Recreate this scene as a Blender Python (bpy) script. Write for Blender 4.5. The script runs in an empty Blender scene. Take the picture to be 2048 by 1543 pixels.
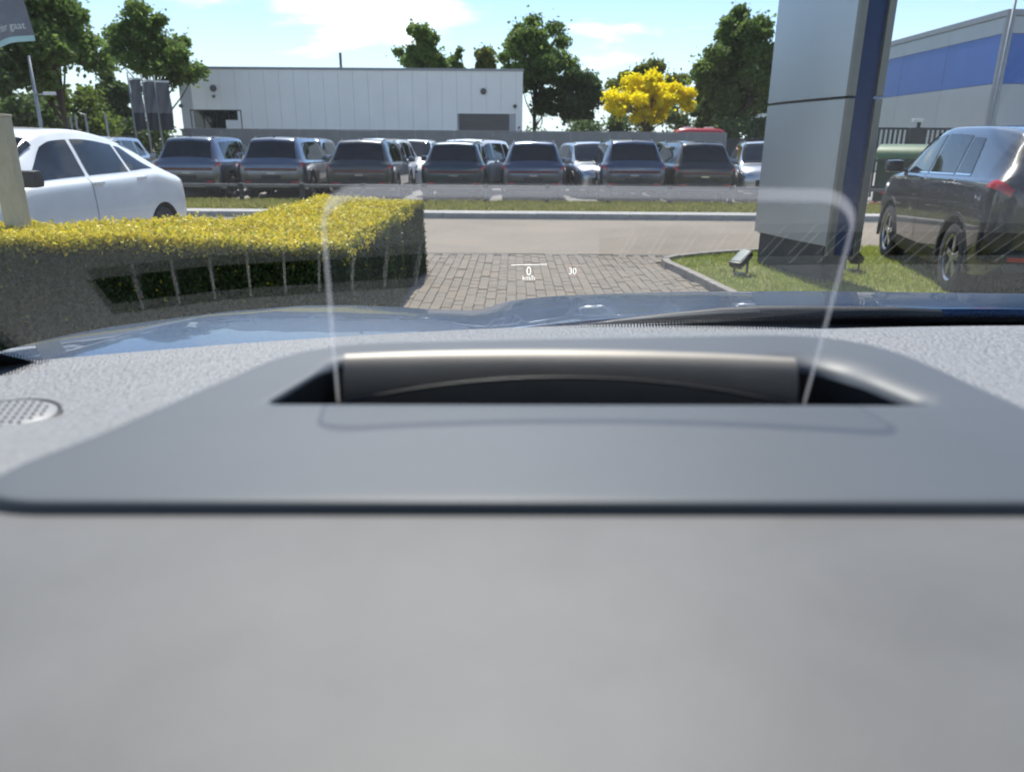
import bpy, bmesh, math, random
import numpy as np
from mathutils import Vector, Matrix

R = math.radians
random.seed(7)
rng = np.random.default_rng(11)
sc = bpy.context.scene
COL = sc.collection

# ------------------------------------------------------------------ camera
CAMZ = 1.5
F_PX, PITCH, ROLL = 1480.0, R(18.0), R(0.45)
_r0 = Vector((1, 0, 0)); _u0 = Vector((0, math.sin(PITCH), math.cos(PITCH))); _f0 = Vector((0, math.cos(PITCH), -math.sin(PITCH)))
_right = _r0 * math.cos(ROLL) + _u0 * math.sin(ROLL)
_up = _u0 * math.cos(ROLL) - _r0 * math.sin(ROLL)
cam_d = bpy.data.cameras.new('camera')
cam = bpy.data.objects.new('camera', cam_d); COL.objects.link(cam)
m = Matrix((( _right.x, _up.x, -_f0.x, 0), (_right.y, _up.y, -_f0.y, 0), (_right.z, _up.z, -_f0.z, CAMZ), (0, 0, 0, 1)))
cam.matrix_world = m
cam_d.sensor_width = 36.0; cam_d.sensor_fit = 'HORIZONTAL'; cam_d.lens = 36.0 * F_PX / 2048.0
cam_d.clip_start = 0.01; cam_d.clip_end = 3000
cam_d.dof.use_dof = True; cam_d.dof.focus_distance = 1.5; cam_d.dof.aperture_fstop = 7.0
sc.camera = cam

# ------------------------------------------------------------------ light and sky
SUN_EL, SUN_AZ = R(56), R(-6)          # azimuth from +Y towards +X
world = bpy.data.worlds.new('World'); sc.world = world; world.use_nodes = True
wt = world.node_tree; wt.nodes.clear()
def wn(t, **k):
    n = wt.nodes.new(t)
    for a, b in k.items(): setattr(n, a, b)
    return n
sky = wn('ShaderNodeTexSky', sky_type='NISHITA', sun_disc=False, sun_elevation=SUN_EL, sun_rotation=SUN_AZ)
sky.air_density = 1.0; sky.dust_density = 0.3; sky.ozone_density = 1.4
tc = wn('ShaderNodeTexCoord'); sep = wn('ShaderNodeSeparateXYZ'); wt.links.new(tc.outputs['Generated'], sep.inputs[0])
def wmath(op, a, b=None, c=None):
    n = wn('ShaderNodeMath', operation=op)
    for i, v in enumerate((a, b, c)):
        if v is None: continue
        if isinstance(v, (int, float)): n.inputs[i].default_value = v
        else: wt.links.new(v, n.inputs[i])
    return n.outputs[0]
zz = wmath('ADD', wmath('MAXIMUM', sep.outputs[2], 0.0), 0.16)
cx = wmath('DIVIDE', sep.outputs[0], zz); cy = wmath('DIVIDE', sep.outputs[1], zz)
cmb = wn('ShaderNodeCombineXYZ'); wt.links.new(cx, cmb.inputs[0]); wt.links.new(cy, cmb.inputs[1])
cmap = wn('ShaderNodeMapping'); wt.links.new(cmb.outputs[0], cmap.inputs[0]); cmap.inputs['Location'].default_value = (12.3, 3.3, 0.0)
cno = wn('ShaderNodeTexNoise'); wt.links.new(cmap.outputs[0], cno.inputs['Vector'])
cno.inputs['Scale'].default_value = 1.0; cno.inputs['Detail'].default_value = 9; cno.inputs['Roughness'].default_value = 0.56
crm = wn('ShaderNodeMapRange', interpolation_type='SMOOTHSTEP'); wt.links.new(cno.outputs['Fac'], crm.inputs['Value'])
crm.inputs['From Min'].default_value = 0.54; crm.inputs['From Max'].default_value = 0.66
cmx = wn('ShaderNodeMix', data_type='RGBA'); wt.links.new(crm.outputs[0], cmx.inputs['Factor'])
wb = wn('ShaderNodeMix', data_type='RGBA', blend_type='MULTIPLY'); wb.inputs['Factor'].default_value = 1.0
wt.links.new(sky.outputs[0], wb.inputs['A']); wb.inputs['B'].default_value = (.9, 1.0, 1.12, 1)     # the camera's cool white balance
hz = wn('ShaderNodeMapRange', interpolation_type='SMOOTHSTEP'); wt.links.new(sep.outputs[2], hz.inputs['Value'])   # pale haze low all round the horizon
hz.inputs['From Min'].default_value = .2; hz.inputs['From Max'].default_value = -.02; hz.inputs['To Max'].default_value = .85
hm = wn('ShaderNodeMix', data_type='RGBA'); wt.links.new(hz.outputs[0], hm.inputs['Factor']); wt.links.new(wb.outputs['Result'], hm.inputs['A']); hm.inputs['B'].default_value = (6.2, 7.4, 8.0, 1)
wt.links.new(hm.outputs['Result'], cmx.inputs['A']); cmx.inputs['B'].default_value = (9.0, 9.3, 9.6, 1)
bg = wn('ShaderNodeBackground'); wt.links.new(cmx.outputs['Result'], bg.inputs[0]); bg.inputs[1].default_value = 0.115
wo = wn('ShaderNodeOutputWorld'); wt.links.new(bg.outputs[0], wo.inputs[0])

sun_d = bpy.data.lights.new('sun', 'SUN'); sun_d.energy = 4.6; sun_d.angle = R(0.53); sun_d.color = (1.0, 0.95, 0.87)
sun = bpy.data.objects.new('sun', sun_d); COL.objects.link(sun)
_sd = Vector((math.sin(SUN_AZ) * math.cos(SUN_EL), math.cos(SUN_AZ) * math.cos(SUN_EL), math.sin(SUN_EL)))
sun.rotation_euler = (-_sd).to_track_quat('-Z', 'Y').to_euler()

vs = sc.view_settings
vs.view_transform = 'Standard'; vs.look = 'None'; vs.exposure = 0.52; vs.gamma = 1.0; vs.use_curve_mapping = False
sc.render.engine = 'CYCLES'
cy_ = sc.cycles
cy_.use_denoising = True
cy_.max_bounces = 8; cy_.transparent_max_bounces = 24; cy_.transmission_bounces = 6; cy_.glossy_bounces = 5; cy_.diffuse_bounces = 3
cy_.caustics_reflective = False; cy_.caustics_refractive = False
cy_.sample_clamp_indirect = 6.0

# ------------------------------------------------------------------ pixel helper (photo pixel -> place in the world)
def ray(px, py):
    a = (px - 1024) / F_PX; b = (771.5 - py) / F_PX
    return _f0 + _right * a + _up * b
def at(px, py, Y):
    d = ray(px, py); t = Y / d.y
    return Vector((d.x * t, Y, CAMZ + d.z * t))
def on_z(px, py, z):
    d = ray(px, py); t = (z - CAMZ) / d.z
    return Vector((d.x * t, d.y * t, z))

# ------------------------------------------------------------------ materials
MATS = {}
def mat(name, col=(.5, .5, .5), rough=.6, metal=0.0, spec=.5, var=0.0, vscale=8.0, vdetail=4, bump=0.0, bscale=60.0, bdetail=3,
        coat=0.0, col2=None, bdist=.01, stretch=None, sheen=0.0):
    if name in MATS: return MATS[name]
    mt = bpy.data.materials.new(name); mt.use_nodes = True
    nt = mt.node_tree; b = nt.nodes['Principled BSDF']
    b.inputs['Base Color'].default_value = (*col, 1); b.inputs['Roughness'].default_value = rough
    b.inputs['Metallic'].default_value = metal; b.inputs['Specular IOR Level'].default_value = spec
    b.inputs['Coat Weight'].default_value = coat; b.inputs['Coat Roughness'].default_value = .02
    b.inputs['Sheen Weight'].default_value = sheen
    tcn = nt.nodes.new('ShaderNodeTexCoord'); src = tcn.outputs['Object']
    if stretch:
        mp = nt.nodes.new('ShaderNodeMapping'); mp.inputs['Scale'].default_value = stretch
        nt.links.new(src, mp.inputs[0]); src = mp.outputs[0]
    if var > 0 or col2:
        n = nt.nodes.new('ShaderNodeTexNoise'); n.inputs['Scale'].default_value = vscale; n.inputs['Detail'].default_value = vdetail
        n.inputs['Roughness'].default_value = .62
        nt.links.new(src, n.inputs['Vector'])
        rp = nt.nodes.new('ShaderNodeMapRange'); nt.links.new(n.outputs['Fac'], rp.inputs['Value'])
        rp.inputs['From Min'].default_value = .3; rp.inputs['From Max'].default_value = .7
        mx = nt.nodes.new('ShaderNodeMix'); mx.data_type = 'RGBA'; nt.links.new(rp.outputs[0], mx.inputs['Factor'])
        c2 = col2 if col2 else tuple(min(1, c * (1 + var)) for c in col)
        c1 = col if col2 else tuple(c * (1 - var) for c in col)
        mx.inputs['A'].default_value = (*c1, 1); mx.inputs['B'].default_value = (*c2, 1)
        nt.links.new(mx.outputs['Result'], b.inputs['Base Color'])
    if bump > 0:
        n2 = nt.nodes.new('ShaderNodeTexNoise'); n2.inputs['Scale'].default_value = bscale; n2.inputs['Detail'].default_value = bdetail
        nt.links.new(src, n2.inputs['Vector'])
        bp = nt.nodes.new('ShaderNodeBump'); bp.inputs['Strength'].default_value = bump; bp.inputs['Distance'].default_value = bdist
        nt.links.new(n2.outputs['Fac'], bp.inputs['Height']); nt.links.new(bp.outputs[0], b.inputs['Normal'])
    MATS[name] = mt
    return mt

def glassmat(name, tint=(.9, .93, .92), ior=1.5, gain=1.0, f0=.04):
    """thin sheet: straight-through light plus a mirror reflection that follows Fresnel"""
    if name in MATS: return MATS[name]
    mt = bpy.data.materials.new(name); mt.use_nodes = True
    nt = mt.node_tree; nt.nodes.clear()
    fr = nt.nodes.new('ShaderNodeFresnel'); fr.inputs[0].default_value = ior
    geo = nt.nodes.new('ShaderNodeNewGeometry')
    # same reflectance from both sides of the sheet
    lw = nt.nodes.new('ShaderNodeLayerWeight'); lw.inputs[0].default_value = .5
    dot = nt.nodes.new('ShaderNodeVectorMath'); dot.operation = 'DOT_PRODUCT'
    nt.links.new(geo.outputs['Normal'], dot.inputs[0]); nt.links.new(geo.outputs['Incoming'], dot.inputs[1])
    ab = nt.nodes.new('ShaderNodeMath'); ab.operation = 'ABSOLUTE'; nt.links.new(dot.outputs['Value'], ab.inputs[0])
    om = nt.nodes.new('ShaderNodeMath'); om.operation = 'SUBTRACT'; om.inputs[0].default_value = 1.0; nt.links.new(ab.outputs[0], om.inputs[1])
    pw = nt.nodes.new('ShaderNodeMath'); pw.operation = 'POWER'; nt.links.new(om.outputs[0], pw.inputs[0]); pw.inputs[1].default_value = 5.0
    ma = nt.nodes.new('ShaderNodeMath'); ma.operation = 'MULTIPLY_ADD'; nt.links.new(pw.outputs[0], ma.inputs[0]); ma.inputs[1].default_value = .96 * gain; ma.inputs[2].default_value = f0 * gain
    nt.nodes.remove(fr); nt.nodes.remove(lw)
    tr = nt.nodes.new('ShaderNodeBsdfTransparent'); tr.inputs[0].default_value = (*tint, 1)
    gl = nt.nodes.new('ShaderNodeBsdfGlossy'); gl.inputs['Roughness'].default_value = 0.0; gl.inputs[0].default_value = (1, 1, 1, 1)
    ms = nt.nodes.new('ShaderNodeMixShader'); nt.links.new(ma.outputs[0], ms.inputs[0]); nt.links.new(tr.outputs[0], ms.inputs[1]); nt.links.new(gl.outputs[0], ms.inputs[2])
    o = nt.nodes.new('ShaderNodeOutputMaterial'); nt.links.new(ms.outputs[0], o.inputs[0])
    MATS[name] = mt
    return mt

def leafmat(name, cols, trans=.45, rough=.6, zmix=None):
    """leaf: diffuse + translucent, colour differs leaf by leaf; zmix = (z0, z1, colours) new growth towards the top"""
    if name in MATS: return MATS[name]
    mt = bpy.data.materials.new(name); mt.use_nodes = True
    nt = mt.node_tree; nt.nodes.clear()
    geo = nt.nodes.new('ShaderNodeNewGeometry')
    def ramp(cs):
        rp = nt.nodes.new('ShaderNodeValToRGB'); el = rp.color_ramp.elements
        while len(el) < len(cs): el.new(.5)
        for i, c in enumerate(cs): el[i].position = i / (len(cs) - 1); el[i].color = (*c, 1)
        nt.links.new(geo.outputs['Random Per Island'], rp.inputs[0]); return rp.outputs[0]
    c = ramp(cols)
    if zmix:
        at_ = nt.nodes.new('ShaderNodeAttribute'); at_.attribute_name = 'growth'
        mx = nt.nodes.new('ShaderNodeMix'); mx.data_type = 'RGBA'; nt.links.new(at_.outputs['Fac'], mx.inputs['Factor'])
        nt.links.new(c, mx.inputs['A']); nt.links.new(ramp(zmix), mx.inputs['B']); c = mx.outputs['Result']
    pb = nt.nodes.new('ShaderNodeBsdfPrincipled'); pb.inputs['Roughness'].default_value = rough; pb.inputs['Specular IOR Level'].default_value = .3
    nt.links.new(c, pb.inputs['Base Color'])
    tl = nt.nodes.new('ShaderNodeBsdfTranslucent'); nt.links.new(c, tl.inputs[0])
    ms = nt.nodes.new('ShaderNodeMixShader'); ms.inputs[0].default_value = trans
    nt.links.new(pb.outputs[0], ms.inputs[1]); nt.links.new(tl.outputs[0], ms.inputs[2])
    o = nt.nodes.new('ShaderNodeOutputMaterial'); nt.links.new(ms.outputs[0], o.inputs[0])
    MATS[name] = mt
    return mt

def emitmat(name, col, s):
    if name in MATS: return MATS[name]
    mt = bpy.data.materials.new(name); mt.use_nodes = True
    nt = mt.node_tree; nt.nodes.clear()
    e = nt.nodes.new('ShaderNodeEmission'); e.inputs[0].default_value = (*col, 1); e.inputs[1].default_value = s
    o = nt.nodes.new('ShaderNodeOutputMaterial'); nt.links.new(e.outputs[0], o.inputs[0])
    MATS[name] = mt
    return mt

# ------------------------------------------------------------------ object helpers
def link(name, me, parent=None):
    o = bpy.data.objects.new(name, me); COL.objects.link(o)
    if parent is not None: o.parent = parent
    return o
def tag(o, label=None, cat=None, group=None, kind=None):
    if label: o['label'] = label
    if cat: o['category'] = cat
    if group: o['group'] = group
    if kind: o['kind'] = kind
    return o
def empty(name, loc=(0, 0, 0), rz=0.0, label=None, cat=None, group=None):
    o = bpy.data.objects.new(name, None); COL.objects.link(o); o.location = loc; o.rotation_euler = (0, 0, rz)
    o.empty_display_size = .1
    return tag(o, label, cat, group)
def copy_tree(o, parent=None):
    c = o.copy(); COL.objects.link(c); c.parent = parent
    for ch in list(o.children): copy_tree(ch, c)
    return c

class MB:
    def __init__(s): s.v = []; s.f = []; s.mi = []
    def add(s, vs, fs, mi=0):
        n = len(s.v); s.v += [tuple(p) for p in vs]; s.f += [tuple(i + n for i in f) for f in fs]; s.mi += [mi] * len(fs); return s
    def box(s, lo, hi, mi=0, M=None):
        x0, y0, z0 = lo; x1, y1, z1 = hi
        vs = [Vector(p) for p in ((x0, y0, z0), (x1, y0, z0), (x1, y1, z0), (x0, y1, z0), (x0, y0, z1), (x1, y0, z1), (x1, y1, z1), (x0, y1, z1))]
        if M is not None: vs = [M @ p for p in vs]
        return s.add(vs, [(0, 3, 2, 1), (4, 5, 6, 7), (0, 1, 5, 4), (1, 2, 6, 5), (2, 3, 7, 6), (3, 0, 4, 7)], mi)
    def rbox(s, lo, hi, b=.01, mi=0, M=None):
        """box with bevelled edges"""
        bm = bmesh.new(); bmesh.ops.create_cube(bm, size=1)
        for v in bm.verts: v.co = Vector([lo[i] + (v.co[i] + .5) * (hi[i] - lo[i]) for i in range(3)])
        bmesh.ops.bevel(bm, geom=bm.edges[:], offset=b, segments=2, affect='EDGES', profile=.7)
        bm.verts.index_update()
        vs = [(M @ v.co) if M is not None else v.co.copy() for v in bm.verts]; fs = [[v.index for v in f.verts] for f in bm.faces]; bm.free()
        return s.add(vs, fs, mi)
    def tube(s, pts, rad, n=8, mi=0, caps=True):
        pts = [Vector(p) for p in pts]; k = len(pts); rs = rad if hasattr(rad, '__len__') else [rad] * k
        vs = []; fs = []
        for i, p in enumerate(pts):
            d = (pts[min(i + 1, k - 1)] - pts[max(i - 1, 0)]).normalized()
            a = d.cross(Vector((0, 0, 1)) if abs(d.z) < .9 else Vector((1, 0, 0))).normalized(); b = d.cross(a)
            for j in range(n):
                t = 2 * math.pi * j / n; vs.append(p + (a * math.cos(t) + b * math.sin(t)) * rs[i])
        for i in range(k - 1):
            for j in range(n): fs.append((i * n + j, i * n + (j + 1) % n, (i + 1) * n + (j + 1) % n, (i + 1) * n + j))
        if caps: fs.append(tuple(range(n))[::-1]); fs.append(tuple((k - 1) * n + j for j in range(n)))
        return s.add(vs, fs, mi)
    def grid(s, P, mi=0, closed=False):
        nu = len(P); nv = len(P[0]); vs = [p for row in P for p in row]; fs = []
        for i in range(nu - 1):
            for j in range(nv - (0 if closed else 1)):
                fs.append((i * nv + j, i * nv + (j + 1) % nv, (i + 1) * nv + (j + 1) % nv, (i + 1) * nv + j))
        return s.add(vs, fs, mi)
    def lathe(s, prof, n=24, axis='x', mi=0, M=None):
        """profile of (a along axis, r)"""
        P = []
        for a, r in prof:
            row = []
            for j in range(n):
                t = 2 * math.pi * j / n; c, q = r * math.cos(t), r * math.sin(t)
                p = Vector((a, c, q) if axis == 'x' else (c, a, q) if axis == 'y' else (c, q, a))
                row.append(M @ p if M is not None else p)
            P.append(row)
        return s.grid(P, mi, True)
    def prism(s, poly, z0, z1, mi=0):
        n = len(poly); vs = [(x, y, z0) for x, y in poly] + [(x, y, z1) for x, y in poly]
        fs = [tuple(range(n))[::-1], tuple(range(n, 2 * n))] + [(i, (i + 1) % n, n + (i + 1) % n, n + i) for i in range(n)]
        return s.add(vs, fs, mi)
    def mesh(s, mats, smooth=False, sharp=None, name='m'):
        me = bpy.data.meshes.new(name); me.from_pydata([tuple(p) for p in s.v], [], s.f)
        for mt in (mats if isinstance(mats, (list, tuple)) else [mats]): me.materials.append(mt)
        if any(s.mi): me.polygons.foreach_set('material_index', s.mi)
        me.validate(); me.update()
        if smooth:
            me.polygons.foreach_set('use_smooth', [True] * len(me.polygons))
            if sharp: me.set_sharp_from_angle(angle=R(sharp))
        return me
    def build(s, name, mats, parent=None, smooth=False, sharp=None):
        return link(name, s.mesh(mats, smooth, sharp, name), parent)

def np_quads(name, V, mats, parent=None, growth=None):
    """V: (n,4,3) array of separate quads -> one mesh"""
    n = len(V); me = bpy.data.meshes.new(name)
    me.vertices.add(n * 4); me.vertices.foreach_set('co', np.ascontiguousarray(V, dtype=np.float32).reshape(-1))
    me.loops.add(n * 4); me.loops.foreach_set('vertex_index', np.arange(n * 4, dtype=np.int32))
    me.polygons.add(n); me.polygons.foreach_set('loop_start', np.arange(0, n * 4, 4, dtype=np.int32)); me.polygons.foreach_set('loop_total', np.full(n, 4, dtype=np.int32))
    if growth is not None:
        a = me.attributes.new('growth', 'FLOAT', 'POINT'); a.data.foreach_set('value', np.repeat(growth.astype(np.float32), 4))
    me.materials.append(mats); me.update(); me.validate()
    return link(name, me, parent)

def leaf_quads(C, size, aspect=.6, up=0.0, N=None):
    """kite-shaped leaves at centres C (n,3)"""
    n = len(C); d = rng.normal(size=(n, 3)); d[:, 2] += up; d /= np.linalg.norm(d, axis=1)[:, None]
    q = rng.normal(size=(n, 3))
    if N is not None: q = q * .55 + N
    s_ = np.cross(d, q); s_ /= np.linalg.norm(s_, axis=1)[:, None] + 1e-9
    L = (size * (.6 + .8 * rng.random(n)))[:, None]
    a = C - d * L * .5; b = C + s_ * L * .5 * aspect; c = C + d * L * .5; e = C - s_ * L * .5 * aspect
    return np.stack([a, b, c, e], 1)

def text_mesh(body, size, mt, name, parent=None, extrude=0.0, align='CENTER'):
    cu = bpy.data.curves.new(name, 'FONT'); cu.body = body; cu.size = size; cu.align_x = align; cu.align_y = 'BOTTOM_BASELINE'; cu.extrude = extrude
    tmp = bpy.data.objects.new('tmp', cu); COL.objects.link(tmp)
    dg = bpy.context.evaluated_depsgraph_get(); me = bpy.data.meshes.new_from_object(tmp.evaluated_get(dg))
    bpy.data.objects.remove(tmp); bpy.data.curves.remove(cu)
    me.materials.clear(); me.materials.append(mt)
    return link(name, me, parent)

def pchip(xs, ys):
    xs = np.asarray(xs, float); ys = np.asarray(ys, float); h = np.diff(xs); dl = np.diff(ys) / h; n = len(xs); d = np.zeros(n)
    for i in range(1, n - 1):
        if dl[i - 1] * dl[i] > 0:
            w1 = 2 * h[i] + h[i - 1]; w2 = h[i] + 2 * h[i - 1]; d[i] = (w1 + w2) / (w1 / dl[i - 1] + w2 / dl[i])
    d[0] = dl[0]; d[-1] = dl[-1]
    def f(x):
        x = min(max(x, xs[0]), xs[-1]); i = min(int(np.searchsorted(xs, x, 'right')) - 1, n - 2); t = (x - xs[i]) / h[i]
        return ((1 + 2 * t) * (1 - t) ** 2) * ys[i] + t * (1 - t) ** 2 * h[i] * d[i] + t * t * (3 - 2 * t) * ys[i + 1] + t * t * (t - 1) * h[i] * d[i + 1]
    return f
def sstep(a, b, x):
    t = min(max((x - a) / (b - a), 0), 1); return t * t * (3 - 2 * t)
def lerp_pts(pts, x):
    xs = [p[0] for p in pts]; ys = [p[1] for p in pts]; return float(np.interp(x, xs, ys))
#%%SETTING
# ================================================================== THE SETTING
def sheet(name, poly, z, mt):
    b = MB(); b.add([(x, y, z) for x, y in poly], [tuple(range(len(poly)))])
    o = b.build(name, mt); tag(o, kind='structure'); return o
M_ground = mat('ground_soil', (.12, .13, .07), .9, var=.35, vscale=.3, bump=.3, bscale=5)
sheet('ground', [(-1500, -800), (1500, -800), (1500, 2200), (-1500, 2200)], -.06, M_ground)
M_base = mat('joint_sand', (.115, .095, .072), .95, var=.3, vscale=6, bump=.4, bscale=90)
sheet('forecourt', [(-14, -6), (2.6, -6), (2.6, 4), (2.3, 7.9), (2.0, 10.72), (-14, 10.72)], -.016, M_base)
M_road = mat('road_asphalt', (.2, .167, .128), .85, col2=(.268, .222, .168), vscale=.55, vdetail=12, bump=.35, bscale=260, bdist=.004)
sheet('road', [(-70, 10.86), (70, 10.86), (70, 16.2), (-70, 16.2)], 0.0, M_road)
M_lot = mat('lot_asphalt', (.22, .21, .195), .9, col2=(.31, .295, .27), vscale=.9, vdetail=8, bump=.3, bscale=160, bdist=.005)
sheet('parking_lot', [(-70, 19.75), (70, 19.75), (70, 48.5), (-70, 48.5)], .04, M_lot)
M_conc = mat('concrete', (.36, .35, .33), .85, var=.18, vscale=5, vdetail=7, bump=.25, bscale=120, bdist=.003)
M_concd = mat('concrete_dark', (.13, .125, .12), .9, var=.25, vscale=6, bump=.3, bscale=90)
b = MB(); b.box((-70, 16.42, -.05), (70, 17.05, .1)); tag(b.build('pavement_strip', M_conc), kind='structure')
b = MB(); b.box((-70, 17.05, -.05), (70, 19.78, .085)); tag(b.build('verge', mat('verge_soil', (.13, .14, .06), .95, col2=(.22, .19, .09), vscale=2.5, vdetail=6, bump=.5, bscale=30)), kind='structure')
# far kerb: one stone after another
kerb = empty('kerb', (0, 16.2, 0)); kerb['kind'] = 'structure'
kb = MB().rbox((-.494, 0, -.05), (.494, .215, .115), .014).mesh(M_conc)
for i in range(30):
    o = link('kerb_stone', kb, kerb); o.location = (-15 + i + rng.normal() * .004, rng.normal() * .004, rng.normal() * .003)
b = MB(); b.box((-70, 16.0, .001), (70, 16.2, .004)); tag(b.build('gutter', M_concd), kind='structure')
# near gutter where the bricks meet the road
gut = empty('channel', (0, 10.72, 0)); gut['kind'] = 'structure'
gb = MB().rbox((-.245, .03, -.05), (.245, .135, -.004), .01).mesh(mat('channel_block', (.2, .185, .165), .9, var=.3, vscale=7, bump=.3, bscale=80))
for i in range(14):
    o = link('channel_block', gb, gut); o.location = (-3.3 + i * .5, rng.normal() * .003, rng.normal() * .003)

# brick paving: 10.5 x 21 cm bricks in running bond along the drive
def drive_right(y): return 2.0 + (10.0 - y) * .115 if y < 10 else 2.0 + (y - 10) * .6
paving = empty('brick_paving', (0, 7, 0)); paving['kind'] = 'structure'
MBR = [mat('paver_%s' % k, c, .88, var=.2, vscale=16, vdetail=6, bump=.4, bscale=140, bdist=.003) for k, c in
       (('grey', (.218, .186, .147)), ('tan', (.24, .197, .15)), ('brown', (.2, .165, .128)))]
bmesh3 = [MB().rbox((-.0495, -.1015, -.05), (.0495, .1015, 0), .006).mesh(mm) for mm in MBR]
cand = []
ncol = 0
x = -3.6
while x < 3.0:
    y = 5.4 + (0 if ncol % 2 else .105)
    while y < 10.68:
        if x < drive_right(y) - .06 and not (x < -1.15 and y < 9.35): cand.append((x, y))
        y += .21
    x += .1055; ncol += 1
def vis_area(p):
    d = p[1]; c = at(1024, 600, 8)
    inview = p[1] > 6.75 and abs(p[0]) < .75 * p[1]
    return (-d if inview else -100 - d)
cand.sort(key=vis_area, reverse=True)
rest = MB()
for i, (x, y) in enumerate(cand):
    dz = rng.normal() * .0022; k = int(rng.choice(3, p=[.45, .35, .2])); a = rng.normal() * .008
    if i < 300:
        o = link('brick', bmesh3[k], paving); o.location = (x + rng.normal() * .0015, y - 7, dz); o.rotation_euler = (rng.normal() * .012, rng.normal() * .012, a)
    else:
        rest.box((x - .049, y - 7 - .101, -.05), (x + .049, y - 7 + .101, dz), k)
o = rest.build('brick_field', MBR, paving); o['kind'] = 'stuff'

# lawn around the sign, with its stone edging
LAWN = [(2.06, 9.75), (2.14, 10.0), (2.36, 10.25), (3.2, 10.75), (5.7, 11.75), (11.5, 13.6), (12.5, 9), (12.5, 3.0), (2.9, 3.0), (2.34, 7.95)]
M_soil = mat('lawn_soil', (.15, .18, .05), .95, col2=(.28, .25, .11), vscale=1.4, vdetail=7, bump=.5, bscale=40)
b = MB(); b.prism(LAWN, -.05, .035); tag(b.build('lawn', M_soil), kind='structure')
edg = empty('lawn_edging', (2.2, 8, 0)); edg['kind'] = 'structure'
M_edge = mat('edging_stone', (.3, .27, .235), .88, var=.25, vscale=9, bump=.3, bscale=90, bdist=.003)
epts = [(2.76, 3.6), (2.66, 4.4), (2.56, 5.2), (2.47, 6.0), (2.39, 6.8), (2.29, 7.5), (2.21, 8.2), (2.13, 8.9), (2.02, 9.6), (2.04, 9.98), (2.26, 10.27), (2.62, 10.52), (3.2, 10.82), (4.1, 11.2), (5.0, 11.54)]
for p, q in zip(epts[:-1], epts[1:]):
    p, q = Vector((*p, 0)), Vector((*q, 0)); d = q - p; L = d.length
    o = MB().rbox((-L / 2 + .004, -.05, -.05), (L / 2 - .004, .05, .085), .012).build('edging_stone', M_edge, edg)
    c = (p + q) / 2; o.location = (c.x - 2.2, c.y - 8, rng.normal() * .003); o.rotation_euler = (0, 0, math.atan2(d.y, d.x))

def in_poly(P, poly):
    x, y = P[:, 0], P[:, 1]; ins = np.zeros(len(P), bool); n = len(poly)
    for i in range(n):
        x0, y0 = poly[i]; x1, y1 = poly[(i + 1) % n]
        c = ((y0 > y) != (y1 > y)) & (x < (x1 - x0) * (y - y0) / (y1 - y0 + 1e-12) + x0); ins ^= c
    return ins
def blades(P, z, h, w):
    n = len(P); a = rng.random(n) * 2 * np.pi; s_ = np.stack([np.cos(a), np.sin(a), np.zeros(n)], 1) * w * .5
    H = (h * (.5 + rng.random(n)))[:, None]; base = np.concatenate([P, np.full((n, 1), z)], 1)
    lean = rng.normal(size=(n, 3)) * .45; lean[:, 2] = 1; tip = base + lean * H
    mid = base + lean * H * .55
    return np.stack([base - s_, base + s_, mid + s_ * .8, tip], 1)
M_grass = leafmat('grass_blade', [(.2, .3, .035), (.28, .36, .05), (.36, .36, .09), (.24, .34, .04), (.42, .36, .14)], .5)
M_grass2 = leafmat('verge_blade', [(.2, .24, .045), (.28, .29, .07), (.42, .35, .15), (.23, .27, .055)], .45)
P = np.stack([2.1 + rng.random(130000) * 8, 6.3 + rng.random(130000) * 6.5], 1)
P = P[in_poly(P, LAWN)]; pat = np.sin(P[:, 0] * 2.3 + 1) * np.sin(P[:, 1] * 1.9) + .5 * np.sin(P[:, 0] * 5.1 + P[:, 1] * 4.3)
P = P[rng.random(len(P)) < .75 + .25 * pat]
o = np_quads('grass', blades(P, .033, .038, .011), M_grass); tag(o, 'short mown grass with dry patches around the tall silver sign', 'grass', kind='stuff')
P = np.stack([-13 + rng.random(60000) * 28, 17.1 + rng.random(60000) * 2.65], 1)
o = np_quads('verge_grass', blades(P, .083, .075, .028), M_grass2); tag(o, 'rough grass strip between the far kerb and the rail fence', 'grass', kind='stuff')

# ------------------------------------------------------------------ hedge
def hedge_h(x, y): return .865 + .022 * np.sin(2.3 * x + 1) + .016 * np.sin(4.7 * y + x) + .012 * np.sin(9 * x - 5 * y)
hedge = empty('hedge', (-3, 5.6, 0), 0, 'clipped L-shaped hedge with yellow tips along the top beside the bonnet', 'hedge')
HX0, HX1, HY0, HY1, AX0, AY1 = -8.5, -1.12, 5.0, 6.3, -2.35, 9.35
def samp(n, lo, hi): return lo + rng.random(n) * (hi - lo)
pts = []; nrm = []; gr = []
def face(n, fx, fy, fz, N, g):
    p = np.stack([fx, fy, fz], 1); p = p + rng.normal(size=p.shape) * .012 - np.array(N) * np.abs(rng.normal(size=(n, 1))) * .035
    pts.append(p); nrm.append(np.tile(np.array(N, float), (n, 1))); gr.append(g)
def topface(n, x0, x1, y0, y1):
    x = samp(n, x0, x1); y = samp(n, y0, y1); e = np.minimum.reduce([x - x0 if x0 != AX0 else x * 0 + 1, x1 - x if x1 == HX1 else x * 0 + 1, y - y0, y1 - y])
    z = hedge_h(x, y) - .05 * np.clip(1 - e / .1, 0, 1) ** 2 + np.abs(rng.normal(size=n)) * .014
    face(n, x, y, z, (0, 0, 1), np.clip(rng.normal(.95, .25, n), 0, 1))
topface(62000, -6.2, HX1, HY0, HY1); topface(28000, AX0, HX1, HY1 - .05, AY1)
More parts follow.
